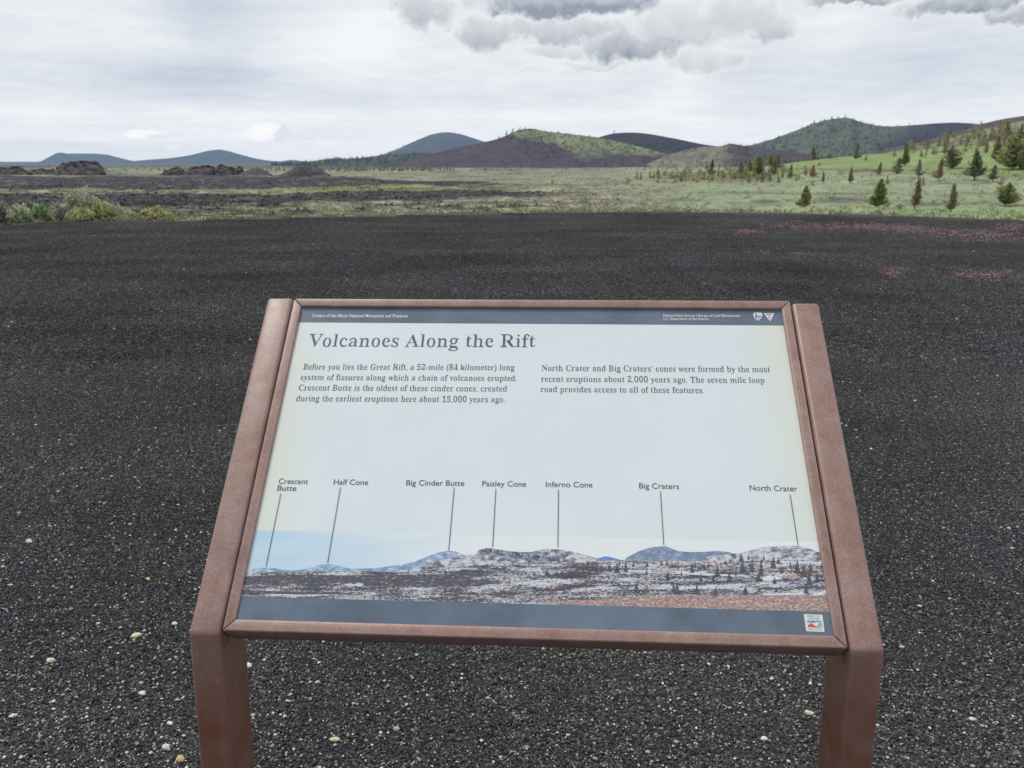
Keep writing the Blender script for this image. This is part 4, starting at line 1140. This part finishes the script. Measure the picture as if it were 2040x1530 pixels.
# photo pixel -> panel coordinates (the panel's four corners fix it)
src = [(605, 611), (1557.5, 619.5), (1658, 1264.7), (469.3, 1238.8)]; dst = [(-hx, hy), (hx, hy), (hx, -hy), (-hx, -hy)]
A_ = []
for (x, y), (u, v) in zip(src, dst):
    A_.append([x, y, 1, 0, 0, 0, -u * x, -u * y, -u]); A_.append([0, 0, 0, x, y, 1, -v * x, -v * y, -v])
Hm = np.linalg.svd(np.array(A_))[2][-1].reshape(3, 3)
def pp(x, y):
    q = Hm @ np.array([x, y, 1.0]); return q[:2] / q[2]


def flat(name, polys, n, m, parent=None, mi=None):
    """Thin print: list of polygons (panel coordinates) lying n above the panel face, as one mesh."""
    bm = bmesh.new()
    for i, pl in enumerate(polys):
        z = n if np.isscalar(n) else n[i]
        f = bm.faces.new([bm.verts.new((a, b, z)) for a, b in pl])
        f.material_index = 0 if mi is None else mi[i]
    bmesh.ops.triangulate(bm, faces=[f for f in bm.faces if len(f.verts) > 4])
    bm.normal_update()
    for f in bm.faces:
        if f.normal.z < 0: f.normal_flip()
    bm.transform(TOW)
    me = bpy.data.meshes.new(name); bm.to_mesh(me); bm.free()
    return link(name, me, parent if parent is not None else panel, m)


hl, hr_ = pp(599.6, 642), pp(1561.5, 647.8); yb = (hl[1] + hr_[1]) / 2
fl, fr = pp(480.5, 1193), pp(1648.3, 1212.4); yf = (fl[1] + fr[1]) / 2 - .001
sl, sr = pp(509.5, 1060.1), pp(1629, 1076.1); ys_ = (sl[1] + sr[1]) / 2
EDG = hx + .0005
flat('header_band', [[(-EDG, yb), (EDG, yb), (EDG, hy + .0005), (-EDG, hy + .0005)]], .0002, m_band)
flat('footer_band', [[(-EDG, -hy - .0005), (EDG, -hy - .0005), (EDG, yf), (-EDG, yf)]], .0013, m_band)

# printed panorama
def ramp_mat(name, stops, scale, stretch, rough=.28, detail=6, vec='Object'):
    m = bpy.data.materials.new(name); m.use_nodes = True; n, l = m.node_tree.nodes, m.node_tree.links
    b = n['Principled BSDF']; b.inputs['Roughness'].default_value = rough; b.inputs['Specular IOR Level'].default_value = .45
    t = n.new('ShaderNodeTexCoord'); mp = n.new('ShaderNodeMapping'); mp.inputs['Scale'].default_value = stretch
    nn = n.new('ShaderNodeTexNoise'); nn.inputs['Scale'].default_value = scale; nn.inputs['Detail'].default_value = detail; nn.inputs['Roughness'].default_value = .7
    c = n.new('ShaderNodeValToRGB'); c.color_ramp.interpolation = 'LINEAR'
    l.new(t.outputs[vec], mp.inputs[0]); l.new(mp.outputs[0], nn.inputs['Vector']); l.new(nn.outputs['Fac'], c.inputs[0]); l.new(c.outputs[0], b.inputs['Base Color'])
    e = c.color_ramp.elements
    e[0].position, e[0].color = stops[0][0], (*stops[0][1], 1); e[1].position, e[1].color = stops[-1][0], (*stops[-1][1], 1)
    for pz, cc in stops[1:-1]:
        q = e.new(pz); q.color = (*cc, 1)
    return m
# sky print: blue at one end fading to white
m_psky = bpy.data.materials.new('print_sky'); m_psky.use_nodes = True; n_, l_ = m_psky.node_tree.nodes, m_psky.node_tree.links
b_ = n_['Principled BSDF']; b_.inputs['Roughness'].default_value = .28
t_c = n_.new('ShaderNodeTexCoord'); s_x = n_.new('ShaderNodeSeparateXYZ'); l_.new(t_c.outputs['Object'], s_x.inputs[0])
w_n = n_.new('ShaderNodeTexNoise'); w_n.inputs['Scale'].default_value = 9; m_p = n_.new('ShaderNodeMapping'); m_p.inputs['Scale'].default_value = (.6, 6, 6); l_.new(t_c.outputs['Object'], m_p.inputs[0]); l_.new(m_p.outputs[0], w_n.inputs['Vector'])
a_d = n_.new('ShaderNodeMath'); a_d.operation = 'MULTIPLY_ADD'; l_.new(w_n.outputs['Fac'], a_d.inputs[0]); a_d.inputs[1].default_value = .30; l_.new(s_x.outputs[0], a_d.inputs[2])
c_r = n_.new('ShaderNodeValToRGB'); m_r = n_.new('ShaderNodeMapRange'); m_r.inputs[1].default_value = -.34; m_r.inputs[2].default_value = .30; l_.new(a_d.outputs[0], m_r.inputs[0]); l_.new(m_r.outputs[0], c_r.inputs[0])
c_r.color_ramp.elements[0].color = (.46, .68, .84, 1); c_r.color_ramp.elements[1].color = (.80, .85, .87, 1); c_r.color_ramp.elements[1].position = .6
l_.new(c_r.outputs[0], b_.inputs['Base Color'])
DK, SN, BL, TN_, RD = (.085, .092, .12), (.58, .62, .70), (.14, .27, .55), (.32, .25, .23), (.33, .22, .195)
m_far = ramp_mat('print_far_hills', [(.3, (.14, .22, .38)), (.46, (.22, .35, .55)), (.56, (.45, .54, .66)), (.66, (.66, .71, .77))], 75, (1, 2.5, 2.5))
m_snow = ramp_mat('print_snowy_hills', [(.32, (.075, .08, .11)), (.44, (.20, .20, .24)), (.52, (.55, .58, .64)), (.7, (.74, .76, .80))], 70, (1, 2.2, 2.2))
m_wood = ramp_mat('print_wooded_hills', [(.3, (.09, .105, .135)), (.46, (.15, .175, .23)), (.55, (.30, .35, .46)), (.66, (.58, .62, .70))], 130, (1, 1.5, 1.5))
m_crat = ramp_mat('print_crater_hills', [(.3, (.15, .20, .30)), (.5, (.22, .29, .42)), (.65, (.38, .45, .56))], 90, (1, 1.5, 1.5))
def print_ground(name, bias, brown):
    m = bpy.data.materials.new(name); m.use_nodes = True; n, l = m.node_tree.nodes, m.node_tree.links
    b = n['Principled BSDF']; b.inputs['Roughness'].default_value = .28; b.inputs['Specular IOR Level'].default_value = .45
    t = n.new('ShaderNodeTexCoord')
    def nn(sc, st, det, w):
        mp = n.new('ShaderNodeMapping'); mp.inputs['Scale'].default_value = st; mp.inputs['Location'].default_value = (w, w, w); l.new(t.outputs['Object'], mp.inputs[0])
        q = n.new('ShaderNodeTexNoise'); q.inputs['Scale'].default_value = sc; q.inputs['Detail'].default_value = det; q.inputs['Roughness'].default_value = .65; l.new(mp.outputs[0], q.inputs['Vector']); return q.outputs['Fac']
    def mt(op, x, y, c=None):
        q = n.new('ShaderNodeMath'); q.operation = op
        for i, v in enumerate((x, y, c)):
            if v is None: continue
            if isinstance(v, (int, float)): q.inputs[i].default_value = v
            else: l.new(v, q.inputs[i])
        return q.outputs[0]
    fine, streak, tint, soil = nn(240, (1, 2.4, 2.4), 4, 0), nn(15, (1, 9, 9), 5, 3.1), nn(26, (1, 6, 6), 3, 7.7), nn(20, (1, 4, 4), 4, 1.9)
    v = mt('ADD', mt('MULTIPLY_ADD', streak, 1.1, -.55 + bias), fine)
    c = n.new('ShaderNodeValToRGB'); l.new(v, c.inputs[0]); e = c.color_ramp.elements
    e[0].position, e[0].color = .38, (.075, .082, .11, 1); e[1].position, e[1].color = .74, (.70, .74, .81, 1)
    for pz, cc in ((.48, (.13, .13, .16)), (.535, (.28, .25, .25)), (.60, (.50, .52, .57))):
        q = e.new(pz); q.color = (*cc, 1)
    bl = n.new('ShaderNodeMapRange'); bl.inputs[1].default_value = .60; bl.inputs[2].default_value = .68; l.new(tint, bl.inputs[0])
    m1 = n.new('ShaderNodeMix'); m1.data_type = 'RGBA'; m1.blend_type = 'MULTIPLY'; m1.inputs[7].default_value = (.42, .60, .98, 1); l.new(bl.outputs[0], m1.inputs[0]); l.new(c.outputs[0], m1.inputs[6])
    br = n.new('ShaderNodeMapRange'); br.inputs[1].default_value = .58 - brown; br.inputs[2].default_value = .72 - brown; br.inputs[4].default_value = .8; l.new(soil, br.inputs[0])
    m2 = n.new('ShaderNodeMix'); m2.data_type = 'RGBA'; m2.blend_type = 'MULTIPLY'; m2.inputs[7].default_value = (1.15, .80, .68, 1); l.new(br.outputs[0], m2.inputs[0]); l.new(m1.outputs[2], m2.inputs[6])
    l.new(m2.outputs[2], b.inputs['Base Color'])
    return m
m_gr = print_ground('print_plain', .045, .0)
m_grb = ramp_mat('print_dark_plain', [(.40, DK), (.55, (.10, .10, .13)), (.61, TN_), (.66, SN)], 150, (1, 3.5, 3.5), detail=8)
m_mix = print_ground('print_brush', .03, .10)
m_red = ramp_mat('print_red_soil', [(.32, (.17, .11, .105)), (.45, RD), (.54, (.45, .34, .31)), (.62, (.64, .58, .56))], 210, (1, 2, 2), detail=8)
m_ptree = printed('print_trees', (.075, .09, .115), nscale=300, nlo=.5, nhi=1.7)
m_psnow = printed('print_snow', (.72, .75, .80), nscale=120, nlo=.8, nhi=1.1)
m_pblue = printed('print_blue_shade', (.16, .28, .58), nscale=120, nlo=.7, nhi=1.3)
def z3(p_): return [(360 + a / 3.778, 900 + b / 3.778) for a, b in p_]
def z4(p_): return [(850 + a / 4.026, 920 + b / 4.026) for a, b in p_]
def z5(p_): return [(1300 + a / 3.824, 920 + b / 3.824) for a, b in p_]
polys, zs, mi = [], [], []
def lay(pts, k, m_, raw=False):
    q = pts if raw else [tuple(pp(*a)) for a in pts]
    q = [(min(max(a, -EDG), EDG), b) for a, b in q]
    polys.append(q); zs.append(.0002 + .00005 * k); mi.append(m_)
def down(line, yv):     # close a skyline polygon down to a level (photo pixel rows)
    return line + [(line[-1][0], yv[1]), (line[0][0], yv[0])]
lay([(-EDG, yf), (EDG, yf), (EDG, ys_), (-EDG, ys_)], 0, 0, True)
L1 = z3([(480, 925), (497, 912), (560, 888), (620, 882), (700, 884), (750, 892), (820, 902), (890, 898), (950, 888), (1010, 872), (1060, 858), (1110, 850), (1160, 858), (1220, 873), (1300, 888), (1400, 885), (1480, 880), (1560, 868), (1680, 855), (1780, 830), (1860, 795), (1940, 765)]) + z4([(130, 725), (190, 717), (250, 723), (320, 752), (420, 800)])
lay(down(L1, (1165, 1165)), 1, 1)
L2 = z3([(1640, 905), (1760, 880), (1900, 845)]) + z4([(0, 818), (120, 795), (250, 765), (330, 752), (410, 742), (430, 715), (500, 694), (560, 701), (650, 715), (760, 725), (860, 722), (940, 704), (1010, 700), (1070, 703), (1150, 712), (1250, 735), (1370, 770), (1420, 800)])
lay(down(L2, (1170, 1170)), 2, 2)
lay([(a, b) for a, b in z4([(420, 738), (430, 712), (500, 692), (560, 700), (650, 715), (760, 725), (860, 726), (1000, 745), (1100, 765), (1150, 800), (900, 800), (700, 775), (560, 755)])], 3, 3)
lay(z4([(1370, 815), (1385, 772), (1420, 764), (1450, 756), (1500, 765), (1570, 785), (1640, 790), (1700, 815)]), 3, 8)
L3 = z4([(1600, 790), (1620, 765), (1720, 712), (1800, 686), (1880, 675), (1930, 675), (2010, 705)]) + z5([(200, 676), (300, 684), (400, 681), (500, 674), (580, 682), (700, 710)])
lay(down(L3, (1150, 1150)), 4, 4)
L4 = z5([(420, 720), (560, 702), (680, 690), (760, 665), (850, 645), (950, 638), (1050, 635), (1110, 635), (1180, 650), (1300, 685), (1400, 705)])
lay(down(L4, (1190, 1190)), 5, 2)
GT = z3([(455, 930), (600, 918), (800, 915), (1100, 910), (1400, 905), (1650, 915)]) + z4([(200, 850), (500, 825), (900, 805), (1200, 812), (1400, 800), (1700, 790), (2000, 790)]) + z5([(300, 760), (600, 755), (900, 745), (1420, 745)])
lay(down(GT, (1203, 1222)), 6, 5)
lay(z3([(440, 950), (800, 935), (1200, 938), (1800, 930), (2040, 925)]) + z4([(300, 865), (600, 880), (500, 900)]) + z3([(2040, 990), (1500, 985), (1000, 1000), (455, 1010)]), 7, 6)
lay(z4([(-500, 965), (-200, 955), (100, 958), (400, 965), (600, 975), (420, 1000), (0, 1010), (-500, 1005)]), 8, 6)
lay(z3([(440, 1050), (700, 1060), (1200, 1065), (1300, 1080), (900, 1085), (600, 1080), (435, 1085)]), 8, 6)
lay(z4([(1300, 800), (1500, 790), (1750, 815), (2010, 800)]) + z5([(600, 740), (900, 790), (1420, 800), (1420, 930), (900, 900), (500, 900), (100, 820)]) + z4([(1800, 860), (1500, 900), (1300, 890)]), 8, 11)
lay(z4([(1340, 870), (1700, 880), (1990, 900), (2000, 940), (1500, 930), (1250, 930), (700, 935), (1000, 905)]), 9, 11)
lay(z4([(860, 1130), (1100, 1115), (1400, 1105), (1600, 1085), (2013, 1060)]) + z5([(300, 1005), (600, 1015), (900, 1005), (1420, 1000), (1420, 1150)]) + z4([(1500, 1165)]), 10, 7)
lay(z4([(960, 1010), (1100, 985), (1250, 975), (1400, 1010), (1450, 1060), (1300, 1100), (1000, 1060)]), 10, 11)
for pl in ([z5([(0, 822), (250, 830), (480, 850), (700, 858), (760, 870), (400, 862), (200, 850), (0, 842)]), z5([(830, 880), (880, 860), (960, 868), (1000, 880), (900, 900), (850, 900)]), z5([(1210, 1000), (1260, 985), (1325, 972), (1330, 990), (1290, 1005), (1220, 1012)]), z5([(800, 1000), (1150, 988), (1150, 1002), (900, 1010)]),
           z4([(1560, 868), (1800, 866), (2010, 878), (2010, 888), (1650, 878)]), z5([(960, 750), (1280, 755), (1285, 770), (980, 765)]), z4([(1760, 1008), (1850, 1003), (1990, 1010), (1900, 1019)])]):
    lay(pl, 11, 10)
rt = random.Random(5)
def ptree(x, y, h, w):
    a = [pp(x - w / 2, y), pp(x + w / 2, y)]; t0 = pp(x, y - h); c_ = pp(x, y)
    up = t0 - c_; sd2 = (a[1] - a[0]) / 2
    q = [a[0], a[1]]; lv = 4
    pts = []
    for k in range(lv):
        f0, f1 = k / lv, (k + 1) / lv
        pts.append(c_ + up * f0 + sd2 * (1 - f0) * rt.uniform(.85, 1.15)); pts.append(c_ + up * (f0 + .12) + sd2 * (1 - f1) * rt.uniform(.6, .8))
    pts.append(t0)
    for k in reversed(range(lv)):
        f0, f1 = k / lv, (k + 1) / lv
        pts.append(c_ + up * (f0 + .12) - sd2 * (1 - f1) * rt.uniform(.6, .8)); pts.append(c_ + up * f0 - sd2 * (1 - f0) * rt.uniform(.85, 1.15))
    polys.append([tuple(z) for z in pts]); zs.append(.0008 + .000006 * (len(polys) % 60)); mi.append(9)
for zx, zy, hh, ww in [(195, 1000, 110, 65), (345, 1005, 95, 60), (485, 1010, 75, 55), (710, 992, 65, 55), (945, 985, 45, 45), (1165, 992, 95, 50), (815, 985, 45, 30), (500, 865, 110, 60), (310, 840, 95, 45), (375, 905, 80, 35), (470, 905, 70, 35), (590, 905, 90, 60), (680, 750, 75, 50), (830, 850, 150, 60), (810, 905, 80, 70), (760, 830, 120, 60), (690, 830, 90, 70),
                       (920, 800, 110, 60), (960, 770, 60, 40), (980, 840, 70, 40), (1100, 830, 120, 60), (1150, 870, 110, 70), (1200, 830, 90, 50), (1190, 930, 110, 60), (930, 920, 60, 50), (560, 770, 40, 22), (230, 860, 50, 18), (130, 900, 60, 24), (1050, 800, 60, 30), (1250, 900, 80, 40), (640, 860, 60, 30), (400, 800, 50, 24), (430, 800, 60, 24), (330, 800, 60, 24), (20, 780, 40, 18), (80, 785, 45, 18), (200, 770, 30, 14), (600, 770, 45, 20), (735, 740, 50, 22), (850, 740, 50, 24)]:
    x, y = z5([(zx, zy)])[0]; ptree(x, y, hh / 3.824 * .82, ww / 3.824 * .9)
for zx, zy, hh, ww in [(1695, 1045, 75, 55), (1990, 1045, 100, 40), (1380, 905, 95, 45), (1480, 880, 70, 50), (1540, 890, 90, 60), (1610, 880, 90, 50), (1670, 840, 50, 30), (1780, 840, 50, 34), (1945, 945, 80, 40), (1775, 905, 50, 30), (1320, 910, 60, 50), (1270, 910, 55, 50), (1220, 910, 50, 50), (1160, 910, 45, 40), (1100, 908, 40, 45), (1060, 908, 40, 40), (980, 905, 40, 45), (1360, 880, 60, 30), (1420, 870, 50, 30), (1560, 830, 50, 20), (1940, 830, 50, 24), (1890, 830, 40, 18)]:
    x, y = z4([(zx, zy)])[0]; ptree(x, y, hh / 4.026, ww / 4.026)
for k in range(46):      # fine fringe of trees along the printed wooded crest
    zx = rt.uniform(420, 1150); zy = np.interp(zx, [420, 500, 760, 1150], [745, 720, 750, 800]) + rt.uniform(-8, 8)
    x, y = z4([(zx, zy)])[0]; ptree(x, y, rt.uniform(14, 30) / 4.026, rt.uniform(9, 15) / 4.026)
flat('panorama_print', polys, zs, [m_psky, m_far, m_snow, m_wood, m_crat, m_gr, m_grb, m_red, m_pblue, m_ptree, m_psnow, m_mix], mi=mi)

# ---------------------------------------------------------------- lettering
def serif(t):
    o = ''
    for c in t:
        if 'A' <= c <= 'Z': o += chr(0x1D400 + ord(c) - 65)
        elif 'a' <= c <= 'z': o += chr(0x1D41A + ord(c) - 97)
        elif '0' <= c <= '9': o += chr(0x1D7CE + ord(c) - 48)
        else: o += c
    return o


def text_geo(body, off):
    c = bpy.data.curves.new('lettering', 'FONT'); c.body = body; c.offset = off; c.resolution_u = 5; c.fill_mode = 'FRONT'
    o = bpy.data.objects.new('lettering', c); COL.objects.link(o)
    bpy.context.view_layer.update()
    me = bpy.data.meshes.new_from_object(o.evaluated_get(bpy.context.evaluated_depsgraph_get()))
    V = np.zeros(len(me.vertices) * 3, np.float32); me.vertices.foreach_get('co', V); V = V.reshape(-1, 3)[:, :2].astype(float)
    Fs = [list(f.vertices) for f in me.polygons]
    bpy.data.objects.remove(o); bpy.data.curves.remove(c); bpy.data.meshes.remove(me)
    return V, Fs


def slim(V, Fs, target):
    """Move outline points inwards where a stroke is thicker than target (in font units)."""
    cnt = {}
    for f in Fs:
        for i in range(len(f)):
            a, b = f[i], f[(i + 1) % len(f)]
            cnt[(a, b)] = cnt.get((a, b), 0) + 1
    E = np.array([e for e in cnt if (e[1], e[0]) not in cnt])
    A, B = V[E[:, 0]], V[E[:, 1]]
    d = B - A; ln = np.linalg.norm(d, axis=1, keepdims=True) + 1e-9
    nrm = np.stack([d[:, 1], -d[:, 0]], 1) / ln          # outward for counter-clockwise faces
    vn = np.zeros_like(V); np.add.at(vn, E[:, 0], nrm); np.add.at(vn, E[:, 1], nrm)
    l2 = np.linalg.norm(vn, axis=1, keepdims=True); vn = vn / np.maximum(l2, 1e-6)
    out = V.copy()
    for i in np.nonzero(l2[:, 0] > .15)[0]:
        o = V[i] - vn[i] * 1e-4; dr = -vn[i]
        k = np.nonzero((np.minimum(A[:, 0], B[:, 0]) < o[0] + .5) & (np.maximum(A[:, 0], B[:, 0]) > o[0] - .5) & (E[:, 0] != i) & (E[:, 1] != i))[0]
        if not len(k): continue
        e = d[k]; w = A[k] - o
        den = dr[0] * e[:, 1] - dr[1] * e[:, 0]; den = np.where(np.abs(den) < 1e-9, 1e-9, den)
        t = (w[:, 0] * e[:, 1] - w[:, 1] * e[:, 0]) / den; u = (w[:, 0] * dr[1] - w[:, 1] * dr[0]) / den
        ok = (t > 1e-3) & (u >= -.01) & (u <= 1.01)
        if ok.any():
            out[i] = V[i] - vn[i] * min(max((t[ok].min() - target) / 2, 0), .026)
    return out


def words(name, lines, m, n=.0004, ser=False, off=0.0, parent=None, label=None):
    """lines: (text, start pixel, end pixel, cap height in px); one mesh per block of text."""
    VV, FF = [], []; k = 0
    capV, _ = text_geo(serif('H') if ser else 'H', 0.0); cap = capV[:, 1].max()
    for t, a, b, ch in lines:
        V, Fs = text_geo(serif(t) if ser else t, 0.0 if ser else off)
        if ser:
            V = slim(V, Fs, off)
        P0, P1 = pp(*a), pp(*b); up = pp((a[0] + b[0]) / 2, (a[1] + b[1]) / 2 - ch) - pp((a[0] + b[0]) / 2, (a[1] + b[1]) / 2)
        ln = np.linalg.norm(P1 - P0); e = (P1 - P0) / ln; ev = np.array([-e[1], e[0]]); hh = abs(up[1])
        x0, x1 = V[:, 0].min(), V[:, 0].max()
        for j, sh in enumerate((0,)):      # keeps hairlines and serifs while the stems stay slim
            q = P0 + ((V[:, :1] - x0) / (x1 - x0) * ln) * e + ((V[:, 1:] + sh) / cap * hh) * ev
            VV.append(np.concatenate([q, np.full((len(q), 1), n + .00003 * j)], 1)); FF += [[i + k for i in f] for f in Fs]; k += len(q)
    me = bpy.data.meshes.new(name)
    V = np.concatenate(VV)
    M = np.array(TOW); V = V @ M[:3, :3].T + M[:3, 3]
    me.from_pydata(V.tolist(), [], FF); me.update()
    return link(name, me, parent if parent is not None else panel, m)


words('title_text', [('Volcanoes Along the Rift', (615, 689), (1072, 691.3), 25.6)], m_title, ser=True, off=.088)
words('body_text', [('Before you lies the Great Rift, a 52-mile (84 kilometer) long', (606, 735), (1030.4, 737.2), 11.6), ('system of fissures along which a chain of volcanoes erupted.', (600.7, 756), (1034.6, 758.6), 11.6),
                    ('Crescent Butte is the oldest of these cinder cones, created', (596.8, 777), (1015.3, 779.6), 11.8), ('during the earliest eruptions here about 15,000 years ago.', (591.7, 798.6), (1010.5, 801.2), 12)], m_ink, ser=True, off=.094)
words('body_text', [('North Crater and Big Craters’ cones were formed by the most', (1084.3, 738.4), (1536.3, 741.9), 11.6), ('recent eruptions about 2,000 years ago. The seven mile loop', (1083.1, 760), (1525, 763.3), 11.6),
                    ('road provides access to all of these features.', (1082.2, 780.6), (1406, 783.2), 11.8)], m_ink, ser=True, off=.094)
words('park_name_text', [('Craters of the Moon National Monument and Preserve', (625.2, 630), (817, 631.4), 6.2)], m_white, off=.012)
words('agency_text', [('National Park Service | Bureau of Land Management', (1326.2, 631.4), (1478, 632.4), 4.8), ('U.S. Department of the Interior', (1326.2, 638), (1416, 638.6), 4.8)], m_white, off=.010)
for body, a, b in [(None, None, None), ('Half Cone', (666.5, 965.9), (735.9, 966.6)), ('Big Cinder Butte', (812.6, 967.2), (929, 968)), ('Paisley Cone', (964.8, 968.6), (1052.4, 969.4)), ('Inferno Cone', (1091.7, 969.8), (1184.6, 970.8)),
                   ('Big Craters', (1277.2, 972.4), (1356.2, 973.6)), ('North Crater', (1495.6, 976.2), (1589, 977.6))]:
    if body is None:
        words('caption_text', [('Crescent', (555.3, 964.4), (614.6, 965.1), 10.6), ('Butte', (552.7, 978.3), (591, 978.8), 10.6)], m_ink, off=.004)
    else:
        words('caption_text', [(body, a, b, 10.6)], m_ink, off=.004)
for a, b in [((560.4, 984.2), (529.7, 1131.6)), ((680.8, 971.5), (654.3, 1123.1)), ((909.1, 971.7), (897.4, 1097.6)), ((992.3, 974.1), (985.4, 1090.1)), ((1117, 975.6), (1115.3, 1090.4)), ((1319.1, 978.8), (1325.1, 1085.3)), ((1574, 984), (1589.2, 1084.2))]:
    P0, P1 = pp(*a), pp(*b); e = (P1 - P0) / np.linalg.norm(P1 - P0); s = np.array([-e[1], e[0]]) * .00055
    flat('leader_line', [[tuple(P0 + s), tuple(P0 - s), tuple(P1 - s), tuple(P1 + s)]], .0013, m_ink)

# emblems
def px_poly(cx, cy, pts, sc): return [tuple(pp(cx + a * sc, cy + b * sc)) for a, b in pts]
arrow = [(-9, -5), (-6, -8), (-2, -7), (0, -8.6), (3, -7), (6, -8), (9, -5), (8.6, 0), (6.5, 4), (3, 6.5), (1.5, 8.6), (-1, 8), (-3, 6.5), (-6.5, 3.5), (-8.6, 0)]
flat('arrowhead_emblem', [px_poly(1512, 631.5, arrow, 1.0), px_poly(1512, 631.5, [(-5.5, 3), (-5, -4), (-3.5, -6), (-2, -3), (-1.5, 3)], 1.0), px_poly(1512, 631.5, [(-1, 2), (1.5, -2), (3, 0), (5.5, -1.5), (6.5, 2)], 1.0), px_poly(1512, 631.5, [(-3.5, 4.4), (3.5, 4.4), (2.5, 5.6), (-2.5, 5.6)], 1.0)],
     [.0004, .0006, .0006, .0006], [m_white, m_band], mi=[0, 1, 1, 1])
flat('triangle_emblem', [px_poly(1533.5, 631.5, [(-10.4, -6.2), (10.4, -6), (9.6, -3.4), (3.6, 9), (2, 9.4)], 1.0), px_poly(1533.5, 631.5, [(-6, -4), (6.5, -4), (5, -2.6), (-4, -2.6)], 1.0), px_poly(1533.5, 631.5, [(-1, 1.5), (2, -1), (1, 2), (3.2, 4), (2.4, 6.4), (1.6, 4.6)], 1.0)],
     [.0004, .0006, .0006], [m_white, m_band], mi=[0, 1, 1])
def bp_(u, v):
    a, b, c, d_ = (np.array(q) for q in ((1600, 1221.3), (1636.6, 1222.3), (1640.7, 1256.3), (1604.7, 1255)))
    q = (a * (1 - u) + b * u) * (1 - v) + (d_ * (1 - u) + c * u) * v
    return q
def bpoly(pts): return [tuple(pp(*bp_(u, v))) for u, v in pts]
m_bw, m_bb, m_br, m_bc, m_bd = printed('badge_white', (.74, .75, .72)), printed('badge_blue', (.10, .28, .55)), printed('badge_red', (.60, .11, .09)), printed('badge_teal', (.16, .50, .58)), printed('badge_ink', (.30, .30, .32))
badge = flat('byway_badge', [bpoly([(0, 0), (1, 0), (1, 1), (0, 1)]), bpoly([(.12, .46), (.12, .41), (.24, .36), (.34, .40), (.46, .35), (.56, .39), (.7, .35), (.80, .39), (.9, .37), (.9, .44), (.7, .42), (.5, .48), (.35, .50)]),
                      bpoly([(.12, .76), (.13, .66), (.24, .56), (.34, .52), (.44, .60), (.56, .68), (.72, .72), (.9, .76)]), bpoly([(.66, .66), (.72, .52), (.80, .44), (.88, .48), (.91, .60), (.91, .72), (.84, .64), (.78, .70)])],
             [.0015, .0017, .0017, .0019], [m_bw, m_bb, m_br, m_bc], mi=[0, 1, 2, 3])
VBK = panel
words('badge_text', [('PEAKS TO', tuple(bp_(.17, .165)), tuple(bp_(.83, .165)), 3.6), ('CRATERS', tuple(bp_(.2, .31)), tuple(bp_(.8, .31)), 3.6), ('SCENIC BYWAY', tuple(bp_(.12, .93)), tuple(bp_(.88, .93)), 3.4)], m_bd, n=.0017, off=.006)

# ================================================================= AIR
bm = bmesh.new(); bmesh.ops.create_cube(bm, size=1)
for v in bm.verts:
    v.co = Vector((v.co.x * 15000, (v.co.y + .5) * 15600 - 9000, (v.co.z + .5) * 166 - 6.5))
me = bpy.data.meshes.new('haze'); bm.to_mesh(me); bm.free()
m_air = bpy.data.materials.new('air'); m_air.use_nodes = True; nt = m_air.node_tree; nt.nodes.clear()
out = nt.nodes.new('ShaderNodeOutputMaterial'); pv = nt.nodes.new('ShaderNodeVolumePrincipled')
pv.inputs['Color'].default_value = (.47, .68, 1.0, 1); pv.inputs['Density'].default_value = DENS; pv.inputs['Anisotropy'].default_value = 0.0
nt.links.new(pv.outputs[0], out.inputs['Volume'])
hz_o = link('haze', me, None, m_air); tag(hz_o, kind='stuff')
